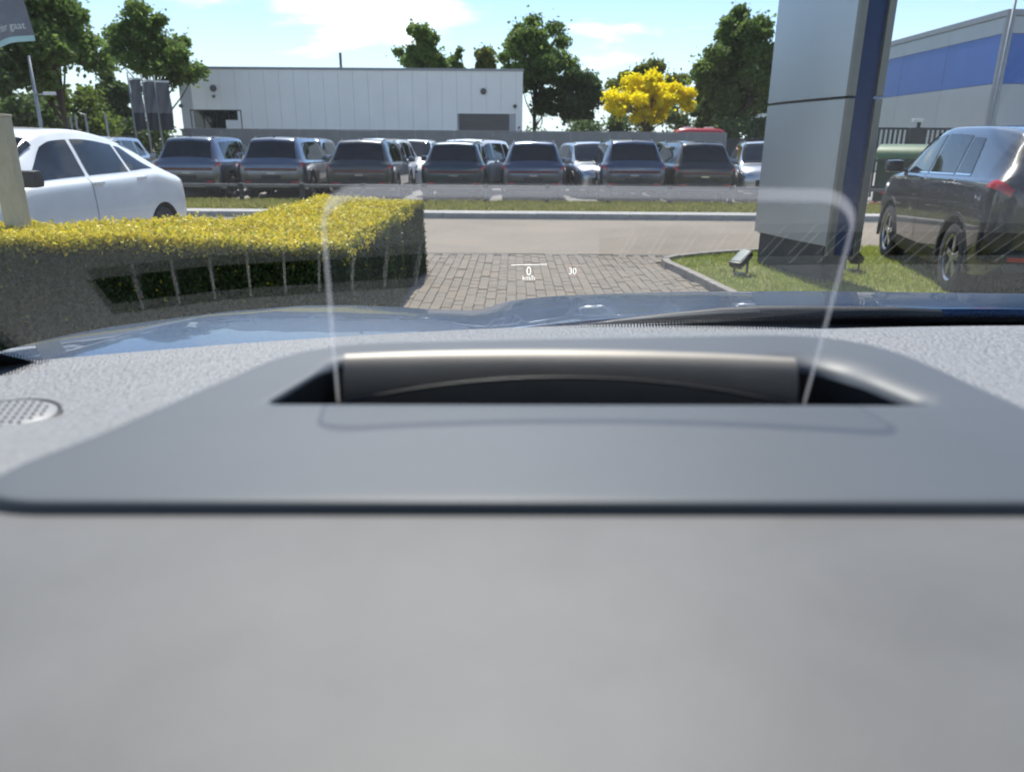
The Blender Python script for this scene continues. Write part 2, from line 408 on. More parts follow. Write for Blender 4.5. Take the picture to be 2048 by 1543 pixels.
def side(n, ax, c, a0, a1, N):
    a = samp(n, a0, a1); z = rng.random(n) ** .9; 
    if ax == 'y': x, y = a, np.full(n, c)
    else: x, y = np.full(n, c), a
    z = z * hedge_h(x, y)
    bul = .03 * np.sin(3 * a) + .02 * np.sin(7.7 * a + 4 * z)
    x = x + N[0] * bul; y = y + N[1] * bul
    g = np.clip((z / .86 - .93) * 9 + rng.normal(0, .25, n), 0, 1) * .9; g[rng.random(n) < .012] = .8
    face(n, x, y, z, N, g)
side(62000, 'y', HY0, -6.2, HX1, (0, -1, 0)); side(48000, 'x', HX1, HY0, AY1, (1, 0, 0)); side(7000, 'y', AY1, AX0, HX1, (0, 1, 0))
side(7000, 'x', AX0, HY1, AY1, (-1, 0, 0)); side(9000, 'y', HY1, -6.2, AX0, (0, 1, 0))
C = np.concatenate(pts); NN = np.concatenate(nrm); G = np.concatenate(gr)
M_hleaf = leafmat('hedge_leaf', [(.045, .075, .018), (.07, .105, .025), (.035, .06, .016), (.09, .12, .03)], .35, .5, zmix=[(.78, .66, .03), (.88, .72, .05), (.62, .6, .04), (.85, .6, .05), (.5, .5, .04)])
V = leaf_quads(C - np.array([-3, 5.6, 0]), np.full(len(C), .029), .62, .25, NN)
o = np_quads('foliage', V, M_hleaf, hedge, G); o['kind'] = 'stuff'
M_twig = mat('hedge_twigs', (.035, .04, .018), .95, var=.4, vscale=25, bump=.8, bscale=60, bdist=.02)
b = MB()
def hcore(x0, x1, y0, y1):
    P_ = [[(x0 + (x1 - x0) * i / 20 + 3, y0 + (y1 - y0) * j / 6 - 5.6, float(hedge_h(x0 + (x1 - x0) * i / 20, y0 + (y1 - y0) * j / 6)) - .05) for j in range(7)] for i in range(21)]
    b.grid(P_); b.box((x0 + 3, y0 - 5.6, 0), (x1 + 3, y1 - 5.6, .8))
hcore(HX0, HX1 - .05, HY0 + .05, HY1 - .05); hcore(AX0 + .05, HX1 - .052, HY1 - .06, AY1 - .05)
b.build('twigs', M_twig, hedge)

# ------------------------------------------------------------------ trees
M_bark = mat('bark', (.085, .065, .05), .95, var=.4, vscale=12, stretch=(3, 3, .5), bump=.7, bscale=30, bdist=.03)
def tree(name, label, x0, x1, ytop, ybot, Y, lm, n=9000, leaf=.22, clumps=55, trunk_px=None, seed=1, droop=0.0, dens_low=.5, group=None, cr=.22, z_base=.0, shape=1.0):
    """crown given by its extent in the photograph at distance Y; the trunk stands on the ground below it"""
    r = np.random.default_rng(seed)
    xm = (x0 + x1) / 2
    top = at(xm, ytop, Y); bot = at(xm, ybot, Y); rx = (at(x1, ytop, Y).x - at(x0, ytop, Y).x) / 2
    cx_, cz = at(xm, (ytop + ybot) / 2, Y).x, (top.z + bot.z) / 2; rz = (top.z - bot.z) / 2; ry = rx * .9
    bx = at(trunk_px, ybot, Y).x if trunk_px else cx_
    root = empty(name, (bx, Y, z_base), 0, label, 'tree', group)
    # clump centres fill the crown, more of them near its skin
    cen = []
    while len(cen) < clumps:
        d = r.normal(size=3); d /= np.linalg.norm(d); rad = r.random() ** .45
        if d[2] < -.3 and r.random() > dens_low: continue
        w = 1.06 - (.35 * shape if d[2] > .3 else 0) * max(0, d[2])
        cen.append((d[0] * rx * rad * w * (1 - cr * .55), d[1] * ry * rad * w * (1 - cr * .55), d[2] * rz * rad * (1 - cr * .55)))
    cen = np.array(cen)
    n = int(n * 2.3); per = n // clumps; Cs = []
    for c in cen:
        rr = min(rx, rz) * cr * (.7 + .7 * r.random())
        d = r.normal(size=(per, 3)); d /= np.linalg.norm(d, axis=1)[:, None]
        rad = rr * r.random(per)[:, None] ** .5
        p = c + d * rad * np.array([1.15, 1.15, .75]); p[:, 2] -= droop * (d[:, 0] ** 2 + d[:, 1] ** 2) * rr
        Cs.append(p)
    # loose twigs that break the outline
    m_ = n // 6; k = r.integers(0, clumps, m_); Cs.append(cen[k] + r.normal(size=(m_, 3)) * min(rx, rz) * cr * .62)
    C_ = np.concatenate(Cs) + np.array([cx_ - bx, 0, cz - z_base])
    V_ = leaf_quads(C_, np.full(len(C_), leaf * .88), .7, 0.0)
    o = np_quads('crown', V_, lm, root); o['kind'] = 'stuff'
    # trunk and limbs
    b_ = MB(); H = cz + rz * .55; tr = max(.1, H * .022)
    tp = [Vector((0, 0, -.05))]; nseg = 7
    for i in range(1, nseg + 1):
        t = i / nseg; tp.append(Vector(((cx_ - bx) * t * t + r.normal() * .02 * H * .3 * t, r.normal() * .02 * H * .3 * t, H * t)))
    b_.tube(tp, [tr * (1.35 if i == 0 else 1 - .8 * i / nseg) for i in range(nseg + 1)], 9)
    o = b_.build('trunk', M_bark, root, True)
    lb = MB()
    for c in cen[r.permutation(clumps)[:min(clumps, 26)]]:
        e = Vector(c) + Vector((cx_ - bx, 0, cz - z_base)); zz_ = max(min(e.z * (.45 + .3 * r.random()), H * .9), H * .22); t = zz_ / H
        s_ = tp[int(t * nseg)].lerp(tp[min(int(t * nseg) + 1, nseg)], t * nseg % 1)
        md = s_.lerp(e, .5) + Vector((r.normal(), r.normal(), abs(r.normal()))) * .06 * (e - s_).length
        lb.tube([s_, md, e], [tr * .42 * (1 - .5 * t), tr * .24, tr * .07], 6)
    lb.build('limbs', M_bark, root, True)
    return root
LG = leafmat('leaf_green', [(.125, .2, .05), (.17, .25, .06), (.085, .15, .04), (.22, .29, .08)], .6)
LD = leafmat('leaf_dark', [(.075, .125, .042), (.105, .165, .05), (.06, .1, .038), (.135, .195, .06)], .55)
LO = leafmat('leaf_olive', [(.14, .17, .04), (.19, .21, .045), (.1, .14, .035)], .55)
LL = leafmat('leaf_light', [(.12, .18, .03), (.17, .22, .035), (.08, .13, .025)], .5)
LY = leafmat('leaf_yellow', [(.95, .82, .008), (.97, .86, .02), (.86, .76, .01), (.95, .78, .03)], .6)
tree('broadleaf_tree', 'tall dark leafy tree behind the hanging grey flag, trunk in full view', -70, 205, -55, 225, 30, LG, 15000, .22, 70, 133, 3, cr=.2)
tree('broadleaf_tree', 'dark tree cut by the photo edge behind the beige post', -230, 60, 30, 250, 27, LD, 11000, .2, 60, -60, 5)
tree('broadleaf_tree', 'loose airy tree behind the three grey banners', 205, 398, 5, 205, 46, LG, 8200, .24, 60, 318, 8, cr=.19, dens_low=.8)
tree('broadleaf_tree', 'round leafy tree above the roof of the pale warehouse, next to its chimney', 783, 900, 42, 190, 64, LG, 6500, .3, 40, None, 9)
tree('broadleaf_tree', 'narrow low tree top above the warehouse roof between two larger crowns', 893, 938, 78, 190, 66, LG, 2600, .28, 18, None, 10, cr=.3)
tree('broadleaf_tree', 'olive green tree top above the warehouse roof, left of the tall one', 932, 998, 82, 200, 67, LO, 3600, .3, 24, None, 12, cr=.28)
tree('broadleaf_tree', 'tall open tree standing at the right corner of the pale warehouse', 985, 1165, 26, 235, 58, LG, 9500, .28, 62, 1068, 13, cr=.19, dens_low=.75)
tree('broadleaf_tree', 'low dark tree between the warehouse corner and the yellow tree', 1088, 1215, 125, 268, 56, LD, 8000, .26, 48, 1150, 14, dens_low=.9)
tree('broadleaf_tree', 'rounded green tree crown rising behind the yellow tree', 1200, 1400, 116, 250, 66, LO, 8000, .3, 46, 1300, 15, dens_low=.8)
tree('golden_tree', 'bright yellow leafed tree above the grey concrete fence', 1194, 1388, 138, 268, 50, LY, 9000, .22, 55, 1300, 16, dens_low=.85, cr=.2)
tree('broadleaf_tree', 'tall dense conical green tree left of the silver sign', 1385, 1570, -14, 285, 47, LG, 17000, .25, 80, 1470, 17, dens_low=.95, cr=.2, shape=1.25)
tree('broadleaf_tree', 'dark tree filling the gap below the dense conical tree by the fence end', 1370, 1530, 150, 285, 52, LD, 7000, .26, 42, 1440, 18, dens_low=1)
tree('broadleaf_tree', 'dark green tree low between the airy tree and the tall dark one', 165, 270, 130, 275, 42, LD, 7500, .24, 42, 220, 24, dens_low=1)

def shrub(name, label, x0, x1, ytop, Y, lm, n, leaf, seed, cat='bush', z0=.04):
    r = np.random.default_rng(seed); a = at(x0, ytop, Y); c = at(x1, ytop, Y); H = a.z - z0; W = c.x - a.x
    root = empty(name, ((a.x + c.x) / 2, Y, z0), 0, label, cat)
    k = max(8, int(W * 3)); cen = np.stack([(r.random(k) - .5) * W * .9, r.normal(size=k) * .5, r.random(k) * H * .8 + H * .08], 1)
    C_ = cen[r.integers(0, k, n)] + r.normal(size=(n, 3)) * np.array([.32, .3, .26]) * min(H, 2.2) * .55
    C_[:, 2] = np.clip(np.abs(C_[:, 2]), .02, H * (1.0))
    o = np_quads('foliage', leaf_quads(C_, np.full(n, leaf), .7), lm, root); o['kind'] = 'stuff'
    b_ = MB()
    for c_ in cen[:14]: b_.tube([(c_[0] * .7, c_[1] * .5, 0), tuple(c_)], [.03, .008], 5)
    b_.build('stems', M_bark, root)
    return root
shrub('shrub', 'sunlit yellow-green bush under the tall dark tree by the lamp post', 66, 200, 168, 36, LL, 7000, .2, 31)
shrub('shrub', 'dark green shrub mass at the foot of the trees on the far left', -60, 90, 190, 33, LD, 6500, .2, 32)
shrub('shrub', 'dark hedge-like bush below the three grey banners', 150, 352, 236, 38.5, LD, 7500, .18, 33)
shrub('shrub', 'low dark bush behind the concrete fence beside the warehouse corner', 1050, 1200, 240, 49, LD, 4200, .2, 34)
shrub('shrub', 'dark green bushes under and behind the yellow tree', 1180, 1400, 208, 56, LD, 9000, .22, 36)
shrub('shrub', 'dark shrubs behind the low dark wall left of the silver sign', 1395, 1545, 236, 44, LD, 5500, .2, 35)

# ------------------------------------------------------------------ pale warehouse
M_clad = mat('cladding_pale', (.86, .85, .82), .5, var=.04, vscale=.5, bump=.08, bscale=3)
M_clad2 = mat('cladding_grey', (.46, .47, .48), .5, var=.06, vscale=.6)
M_trimg = mat('trim_grey', (.3, .31, .33), .5, metal=.2, var=.05)
M_dark = mat('dark_opening', (.02, .02, .022), .35)
M_glassd = mat('window_dark', (.015, .017, .02), .06, spec=.8)
M_white = mat('white_paint', (.75, .75, .73), .5, var=.05)
WY = 50.0
wa, wb = at(352, 133, WY), at(1046, 138, WY)
wh = empty('warehouse', (wa.x, WY, .04), 0, 'long pale grey metal-clad warehouse behind the concrete fence', 'building')
WW = wb.x - wa.x; WH = (wa.z + wb.z) / 2 - .04
b = MB(); b.box((.05, .1, 0), (WW - .05, 22, WH - .12)); b.build('wall', M_clad2, wh)
cuts = sorted([0.0, at(384, 200, WY).x - wa.x] + [at(384, 200, WY).x - wa.x + .93 * i for i in range(1, 24) if at(384, 200, WY).x - wa.x + .93 * i < WW - .4] + [WW])
wx0, wx1 = at(383, 240, WY).x - wa.x, at(483, 240, WY).x - wa.x; wz0, wz1 = at(430, 258, WY).z, at(430, 223, WY).z
gx0, gx1 = at(918, 240, WY).x - wa.x, at(1018, 240, WY).x - wa.x; gz1 = at(968, 229, WY).z
for p, q in zip(cuts[:-1], cuts[1:]):
    mm = M_clad2 if p == 0.0 else M_clad
    zlo = 0
    inw = (p + q) / 2 > wx0 and (p + q) / 2 < wx1; ing = (p + q) / 2 > gx0 and (p + q) / 2 < gx1
    bb = MB()
    if inw: bb.rbox((p + .005, 0, 0), (q - .005, .1, wz0 - .06), .006); bb.rbox((p + .005, 0, wz1), (q - .005, .1, WH - .14), .006)
    elif ing: bb.rbox((p + .005, 0, gz1), (q - .005, .1, WH - .14), .006)
    else: bb.rbox((p + .005, 0, 0), (q - .005, .1, WH - .14), .006)
    bb.build('cladding_panel', mm, wh)
b = MB(); b.box((-.06, -.06, WH - .135), (WW + .06, .2, WH)); b.box((-.06, .2, WH - .135), (.2, 22, WH)); b.box((WW - .2, .2, WH - .135), (WW + .06, 22, WH)); b.build('roof_trim', M_trimg, wh)
b = MB(); b.box((.2, .2, WH - .2), (WW - .2, 22, WH - .13)); b.build('roof', M_trimg, wh)
win = MB().box((wx0, .02, wz0 - .06), (wx1, .09, wz1)).build('window', M_glassd, wh)
fr = MB()
for t in (0, .245, .5, .75, 1): xx = wx0 + (wx1 - wx0) * t; fr.box((xx - .03, -.01, wz0 - .06), (xx + .03, .02, wz1))
fr.box((wx0 - .03, -.014, wz1), (wx1 + .03, .03, wz1 + .06)); fr.build('window_frame', M_dark, win)
MB().rbox((wx1 - 1.0, -.03, wz0 - .2), (wx1 - .12, .018, wz1 - .55), .01).build('white_door', M_white, wh)
g_ = MB().box((gx0, .03, 0), (gx1, .09, gz1)).build('roller_door', mat('roller_door', (.11, .1, .1), .6, var=.1), wh)
for i in range(12): MB().rbox((gx0, .0, .25 + i * .26), (gx1, .028, .25 + i * .26 + .24), .01).build('slat', MATS['roller_door'], g_)
def vent(px, py, r):
    p = at(px, py, WY); MB().lathe([(-.1, .001), (-.1, r * .8), (-.06, r), (.0, r), (0, r * .5)], 16, 'y', M=Matrix.Translation((p.x - wa.x, -.03, p.z - .04))).build('wall_vent', M_concd, wh)
vent(427, 177, .2); vent(428, 193, .09); vent(967, 183, .19); vent(362, 212, .12); vent(1030, 213, .12)
pc = at(668, 133, WY); b = MB(); b.tube([(pc.x - wa.x, 2, WH - .2), (pc.x - wa.x, 2, at(668, 107, 52).z)], .09, 8); b.build('chimney', M_concd, wh)

# ------------------------------------------------------------------ grey concrete fence, one panel after another
fx0, fx1 = at(366, 262, 39).x, at(1452, 262, 39).x
fen = empty('concrete_fence', (fx0, 39, .04), 0, 'tall grey concrete panel fence running behind the parked cars', 'fence')
M_fp = mat('fence_panel', (.2, .205, .21), .9, var=.16, vscale=1.2, vdetail=6, bump=.25, bscale=40)
M_fq = mat('fence_post', (.25, .25, .25), .9, var=.12)
n = int(round((fx1 - fx0) / 1.97)); w = (fx1 - fx0) / n
pm = MB().rbox((.05, -.03, 0), (w - .05, .03, 2.1), .012).mesh(M_fp); qm = MB().rbox((-.05, -.06, 0), (.05, .06, 2.12), .012).mesh(M_fq); cm = MB().rbox((.04, -.045, 2.101), (w - .04, .045, 2.14), .01).mesh(M_fq)
for i in range(n):
    o = link('fence_panel', pm, fen); o.location = (i * w, 0, rng.normal() * .008)
    o = link('fence_cap', cm, fen); o.location = (i * w, 0, 0.004)
for i in range(n + 1): o = link('fence_post', qm, fen); o.location = (i * w, 0, 0)
lw0, lw1 = fx1 + .15, at(1560, 275, 39).x
b = MB(); b.rbox((0, 0, 0), (lw1 - lw0, .12, 1.82), .02); b.rbox((-.0, -.03, 1.822), (lw1 - lw0, .15, 1.87), .01)
o = b.build('dark_wall', mat('dark_wall', (.035, .04, .045), .8, var=.2, vscale=2)); o.location = (lw0, 39.2, .04); tag(o, 'dark low wall continuing the concrete fence up to the silver sign', 'wall')

# ------------------------------------------------------------------ low rail fence on the verge
rf = empty('rail_fence', (-13.1, 19.35, .08), 0, 'low dark rail fence with short posts along the grass strip', 'fence')
M_rail = mat('rail_metal', (.14, .14, .145), .45, metal=.4, var=.15, vscale=3)
M_post = mat('rail_post', (.035, .035, .037), .6)
pm = MB().rbox((-.05, -.05, -.05), (.05, .05, .45), .01).rbox((-.06, -.065, .36), (.06, .065, .465), .008).mesh(M_post)
rm = MB().rbox((-.765, -.045, .375), (.765, .045, .445), .012).mesh(M_rail)
for i in range(18):
    o = link('post', pm, rf); o.location = (i * 1.55, 0, 0)
    if i < 17: o = link('rail', rm, rf); o.location = (i * 1.55 + .775, 0, 0)

# ------------------------------------------------------------------ blue-banded warehouse
BX, BY0, BY1 = 24.5, 40.7, 81.0
bw = empty('blue_banded_warehouse', (BX, BY0, .04), 0, 'long silver warehouse with a wide blue band at the right', 'building')
M_sil = mat('cladding_silver', (.40, .42, .44), .45, metal=.3, var=.05, vscale=.4, bump=.05, bscale=2)
M_blu = mat('cladding_blue', (.062, .15, .45), .45, var=.06, vscale=.5)
b = MB(); b.box((.12, .12, 0), (26, BY1 - BY0 - .02, 7.8)); b.build('wall', M_trimg, bw)
k = 8; L = (BY1 - BY0) / k
for z0, z1, mm in ((0, 4.62, M_sil), (4.64, 6.95, M_blu), (6.97, 7.75, M_sil)):
    pl = MB().rbox((0, .01, z0), (.11, L - .01, z1), .006).mesh(mm)
    for i in range(k): o = link('cladding_panel', pl, bw); o.location = (0, i * L, 0)
    pl = MB().rbox((.01, 0, z0), (4.0, .11, z1), .006).mesh(mm)
    for i in range(6): o = link('cladding_panel', pl, bw); o.location = (.35 + i * 4.02, 0, 0)
b = MB(); b.box((-.07, -.07, 0), (.34, .1, 7.76)); b.build('corner_trim', M_trimg, bw)
b = MB(); b.box((-.08, -.08, 7.765), (26, BY1 - BY0, 8.05)); b.build('roof_trim', M_trimg, bw)

# ------------------------------------------------------------------ palisade fence on the right
pf = empty('palisade_fence', (10.0, 22.6, .04), 0, 'dark palisade fence of upright bars in front of the blue-banded warehouse', 'fence')
M_pal = mat('palisade_metal', (.055, .06, .065), .55, metal=.3)
barm = MB().rbox((-.03, -.012, .08), (.03, .012, 2.02), .006).mesh(M_pal)
for i in range(64): o = link('bar', barm, pf); o.location = (i * .135, 0, 0)
for z in (.3, 1.97): MB().rbox((-.1, .013, z), (8.7, .05, z + .06), .006).build('rail', M_pal, pf)
for i in range(4): o = MB().rbox((-.05, .052, 0), (.05, .13, 2.05), .01).build('post', M_pal, pf); o.location = (i * 2.8 + .1, 0, 0)

#%%THINGS
# ================================================================== THINGS
# ------------------------------------------------------------------ tall silver sign with a blue end strip
SA, SB = Vector((3.17, 9.89)), Vector((3.49, 8.33))
sdir = (SB - SA).normalized(); sang = math.atan2(sdir.y, sdir.x)
sign = empty('sign_pylon', (SA.x, SA.y, .035), sang, 'tall silver sign pylon with a deep blue end strip on a dark plinth', 'sign')
SL, SW = (SB - SA).length, .40      # local +x runs towards the near end, +y away to the right side
M_sp = mat('sign_silver', (.40, .43, .46), .32, metal=.55, var=.04, vscale=.8)
M_sf = mat('sign_frame', (.20, .195, .18), .45, metal=.5, var=.05)
M_sb = mat('sign_blue', (.008, .036, .125), .5, spec=.25, var=.1, vscale=3)
M_pl = mat('sign_plinth', (.035, .04, .055), .45, var=.15, vscale=4)
# local axes: x along the broad face, y = left normal of it; the broad face seen from the camera is at y = -? (checked: camera side)
def slab(z0, z1, y0, y1):
    """gently bowed broad panel"""
    P = []
    for i in range(15):
        t = i / 14; P.append([(t * (SL - .02), y0 + (y1 - y0) * 0 - .035 * math.sin(math.pi * t), z0), (t * (SL - .02), y0 - .035 * math.sin(math.pi * t), z1)])
    mb = MB(); mb.grid(P); P2 = [[(p[0], y1, p[2]) for p in row] for row in P]; mb.grid([r[::-1] for r in P2])
    mb.grid([P[0][::-1], P2[0][::-1]]); mb.grid([P[-1], P2[-1]]); mb.grid([[r[1] for r in P], [r[1] for r in P2]]); mb.grid([[r[0] for r in P2], [r[0] for r in P]])
    return mb
toc = Vector((-SA.x, -SA.y)); ny = Vector((-sdir.y, sdir.x)); csgn = 1 if toc.dot(ny) > 0 else -1
def yy(v): return -csgn * v           # v = depth away from the camera's side
def flip(mb):
    mb.v = [(p[0], -csgn * p[1], p[2]) for p in mb.v]
    if csgn > 0: mb.f = [f[::-1] for f in mb.f]
    return mb
for z0, z1 in ((.42, 1.955), (1.985, 4.4), (4.43, 7.0)):
    flip(slab(z0, z1, 0.0, .04)).build('front_panel', M_sp, sign, True, 40)
for z0, z1 in ((.42, 1.955), (1.985, 4.4), (4.43, 7.0)):
    flip(MB().box((0, SW - .04, z0), (SL - .02, SW, z1))).build('back_panel', M_sp, sign)
flip(MB().box((.03, .042, .40), (SL - .1, SW - .042, 7.0))).build('core', M_dark, sign)
for y0 in (0.0, SW - .075):
    for z0, z1 in ((.32, 1.958), (1.982, 7.02)):
        flip(MB().rbox((SL - .018, y0 - .005, z0), (SL + .035, y0 + .08, z1), .008)).build('end_frame', M_sf, sign)
flip(MB().box((SL - .09, .082, .32), (SL - .005, SW - .082, 7.0))).build('blue_strip', M_sb, sign)
flip(MB().rbox((.06, .05, 0), (SL - .12, SW - .05, .42), .006)).build('plinth', M_pl, sign)
flip(MB().rbox((-.02, -.02, 7.02), (SL + .04, SW + .02, 7.12), .01)).build('top_cap', M_sf, sign)

# ------------------------------------------------------------------ ground floodlights aimed at the sign
M_fl = mat('floodlight_black', (.022, .024, .024), .4, var=.2, vscale=9)
M_flg = mat('floodlight_glass', (.16, .2, .19), .08, spec=.9)
def floodlight(p, aim, label):
    a = math.atan2(aim.y - p.y, aim.x - p.x)
    r = empty('floodlight', (p.x, p.y, .035), a, label, 'floodlight')
    MB().lathe([(0, .001), (0, .075), (.02, .075), (.03, .03), (.03, .001)], 16, 'z').build('base', M_fl, r, True, 40)
    y_ = MB()
    for s_ in (-1, 1): y_.rbox((-.016, s_ * .085 - .006, .02), (.016, s_ * .085 + .006, .17), .003)
    y_.rbox((-.016, -.09, .018), (.016, .09, .03), .003); y_.build('bracket', M_fl, r)
    Mx = Matrix.Translation((0, 0, .19)) @ Matrix.Rotation(R(-28), 4, 'Y')
    h = MB().rbox((-.15, -.078, -.03), (.13, .078, .05), .02, M=Mx); h.build('housing', M_fl, r, True, 40)
    MB().rbox((-.12, -.064, .051), (.12, .064, .056), .002, M=Mx).build('lens', M_flg, r)
    f_ = MB()
    for i in range(5): f_.box((-.12 + i * .055, -.06, -.055), (-.105 + i * .055, .06, -.031), M=Mx)
    f_.build('cooling_fins', M_fl, r)
    return r
fp = on_z(1480, 550, .035); floodlight(fp, Vector((3.3, 9.4, 0)), 'small black floodlight on the lawn left of the sign plinth')
fp = on_z(1702, 543, .035); floodlight(fp, Vector((3.5, 8.6, 0)), 'small black floodlight on the lawn right of the sign, glass to the sky')

# ------------------------------------------------------------------ beige post in the hedge
pp = at(38, 458, 6.1); 
o = empty('post', (pp.x, 6.1, 0), R(4), 'weathered beige square post rising out of the hedge at the photo edge', 'post')
M_bp = mat('post_beige', (.47, .43, .34), .8, var=.14, vscale=14, stretch=(1, 1, .4), bump=.3, bscale=50, bdist=.004)
zt = at(5, 228, 6.1).z
MB().rbox((-.075, -.06, 0), (.075, .06, zt - .02), .008).build('shaft', M_bp, o)
MB().rbox((-.08, -.065, zt - .019), (.08, .065, zt), .006).build('cap', mat('post_cap', (.55, .5, .4), .7, var=.1), o)

# ------------------------------------------------------------------ hanging flag, top left
M_flag = mat('flag_grey', (.21, .21, .24), .85, var=.15, vscale=3)
M_hem = mat('flag_hem', (.42, .6, .6), .8, var=.08)
M_txt = mat('flag_text', (.75, .75, .76), .7)
fe = at(62, 66, 9.0); fl0 = at(-150, 92, 9.0)
flag = empty('flag', (fe.x - 1.6, 9.0, .0), 0, 'grey hanging flag with white lettering and pale hem, cut by the top corner', 'flag')
FW = 1.3
def flag_pt(t, z):          # t across 0..1, z world height
    return Vector((1.6 - FW + FW * t - .16 * max(0, z - fe.z) * t, .06 * math.sin(t * 17 + z * 1.1) * (.4 + .6 * t), z))
def hemz(t): return fe.z - .02 + (t - 1) * .22
P = [[flag_pt(j / 40, hemz(j / 40) + i / 24 * 3.0) for j in range(41)] for i in range(25)]
mb = MB(); mb.grid(P); mb.grid([[p + Vector((0, .004, 0)) for p in r] for r in P][::-1]); mb.build('cloth', M_flag, flag, True)
P = [[flag_pt(j / 40, hemz(j / 40) + (-.055, -.02, .003)[i]) + Vector((0, -.006, 0)) for j in range(41)] for i in range(3)]
mb = MB(); mb.grid(P); mb.grid([[p + Vector((0, .014, 0)) for p in r] for r in P][::-1]); mb.build('hem', M_hem, flag, True)
tx = text_mesh('uw mobiliteit verder gaat', .105, M_txt, 'lettering', flag, 0, 'RIGHT')
tx.data.transform(Matrix.Diagonal((.78, 1, 1, 1)))
for v in tx.data.vertices:
    t = 1 + (v.co.x - .05) / FW; z = hemz(t) + .075 + v.co.y; q = flag_pt(min(max(t, 0), 1), z); v.co = (q.x, q.y - .009, z)
MB().tube([(1.6 - FW - .05, 0, 0), (1.6 - FW - .05, 0, 6.0)], [.05, .035], 10).build('mast', M_trimg, flag, True)
MB().tube([(1.6 - FW - .05, 0, fe.z + 2.9), (1.3, 0, fe.z + 2.9)], .015, 8).build('arm', M_trimg, flag, True)

# ------------------------------------------------------------------ three grey banners on masts
M_ban = mat('banner_grey', (.16, .165, .185), .85, var=.25, vscale=1.2, vdetail=3)
M_band = mat('banner_dark', (.05, .055, .07), .85, var=.2, vscale=2)
for i, (xa, xb, yt, lab) in enumerate(((256, 279, 158, 'leftmost'), (284, 305, 162, 'middle'), (309, 336, 164, 'rightmost'))):
    Yb_ = 36.0 + i * .5; a = at(xa, yt, Yb_); c = at(xb, yt, Yb_); W_ = c.x - a.x
    r = empty('banner_flag', (a.x, Yb_, .04), 0, lab + ' of the three narrow grey banners hanging left of the pale warehouse', 'flag', 'grey banners beside the warehouse')
    MB().tube([(0, 0, 0), (0, 0, a.z + .25)], [.05, .035], 8).build('mast', M_trimg, r, True)
    z1 = a.z - .04; z0 = at(xa, 262, Yb_).z
    P = [[(W_ * j / 8 + .03, .05 * math.sin(j * 1.1 + k * .5), z1 - .04 * (1 - j / 8) + (z0 + .75 - z1) * k / 12) for j in range(9)] for k in range(13)]
    mb = MB(); mb.grid(P); mb.grid([[(p[0], p[1] + .006, p[2]) for p in q] for q in P][::-1]); mb.build('cloth', M_ban, r, True)
    P = [[(W_ * j / 8 + .03, .05 * math.sin(j * 1.1 + 6 + k * .3) - .004, z0 + .75 + (-.75) * k / 5) for j in range(9)] for k in range(6)]
    mb = MB(); mb.grid(P); mb.grid([[(p[0], p[1] + .006, p[2]) for p in q] for q in P][::-1]); mb.build('dark_print', M_band, r, True)
    MB().rbox((.0, -.03, z1 - .02), (W_ + .04, .03, z1 + .05), .01).build('top_bar', M_white, r)

# ------------------------------------------------------------------ lamp posts and thin posts on the left
M_galv = mat('galvanised', (.34, .35, .36), .5, metal=.5, var=.12, vscale=4)
def lamppost(px, ytop, Y, label, arm=None, rad=.06):
    t = at(px, ytop, Y); r = empty('lamp_post', (t.x, Y, .04), 0, label, 'lamp post')
    MB().tube([(0, 0, 0), (0, 0, t.z * .35), (0, 0, t.z - .04)], [rad * 1.2, rad, rad * .6], 10).build('pole', M_galv, r, True)
    if arm:
        z = at(px, arm, Y).z - .04
        MB().tube([(0, 0, z), (.35, 0, z + .03)], .025, 6).build('arm', M_galv, r, True)
        MB().rbox((.28, -.07, z), (.62, .07, z + .09), .02).build('lamp_head', M_white, r)
    else:
        MB().rbox((-.1, -.45, t.z - .1), (.1, .15, t.z), .03).build('lamp_head', M_galv, r)
    return r
lamppost(57, 112, 24.5, 'slim grey lamp post with a short arm in front of the tall dark tree', 190)
pq = at(2043, 0, 21.0); o = lamppost(2043, -60, 21.0, 'slim pole in front of the corner of the blue-banded warehouse', None, .055)
for i, (px, yt, hook, lab) in enumerate(((140, 232, 0, 'first thin grey post left of the banners, beside the tree trunk'), (150, 230, 0, 'second thin grey post left of the banners'),
                                         (170, 229, 1, 'thin grey post with a bent top, third left of the banners'), (210, 226, 0, 'thin grey post standing alone nearest the banners'))):
    t = at(px, yt, 30); r = MB(); H = t.z - .04; r.tube([(0, 0, 0), (0, 0, H), (-.18 * hook, 0, H + .02 * hook)] if hook else [(0, 0, 0), (0, 0, H)], .04, 8)
    o = r.build('thin_post', M_galv, None, True, 40); o.location = (t.x, 30, .04); tag(o, lab, 'post', 'thin posts under the trees')

# ------------------------------------------------------------------ green container, dark cabinet, red stand
M_grn = mat('container_green', (.022, .042, .024), .5, var=.2, vscale=3, bump=.1, bscale=20)
M_grnl = mat('container_lid', (.1, .165, .075), .42, var=.15, vscale=3)
gp = at(1800, 400, 20.3)
gc = empty('waste_container', (gp.x, 20.3, .04), R(-38), 'dark green waste container with a rounded lighter green lid', 'container')
gw, gd, gh = .62, .5, 1.2
b = MB(); pr = [(-gd, .12), (gd, .12), (gd + .05, gh), (-gd - .05, gh)]
vs_ = [(-gw + .04 if k else -gw + .04, y, z) for k in (0,) for y, z in pr] + [(gw - .04, y, z) for y, z in pr]
b.add(vs_, [(0, 1, 2, 3), (7, 6, 5, 4), (0, 4, 5, 1), (1, 5, 6, 2), (2, 6, 7, 3), (3, 7, 4, 0)]); b.build('body', M_grn, gc)
P = [[(x_, (gd + .08) * math.cos(math.pi * i / 16), gh + .005 + .36 * math.sin(math.pi * i / 16)) for i in range(17)] for x_ in (-gw - .03, gw + .03)]
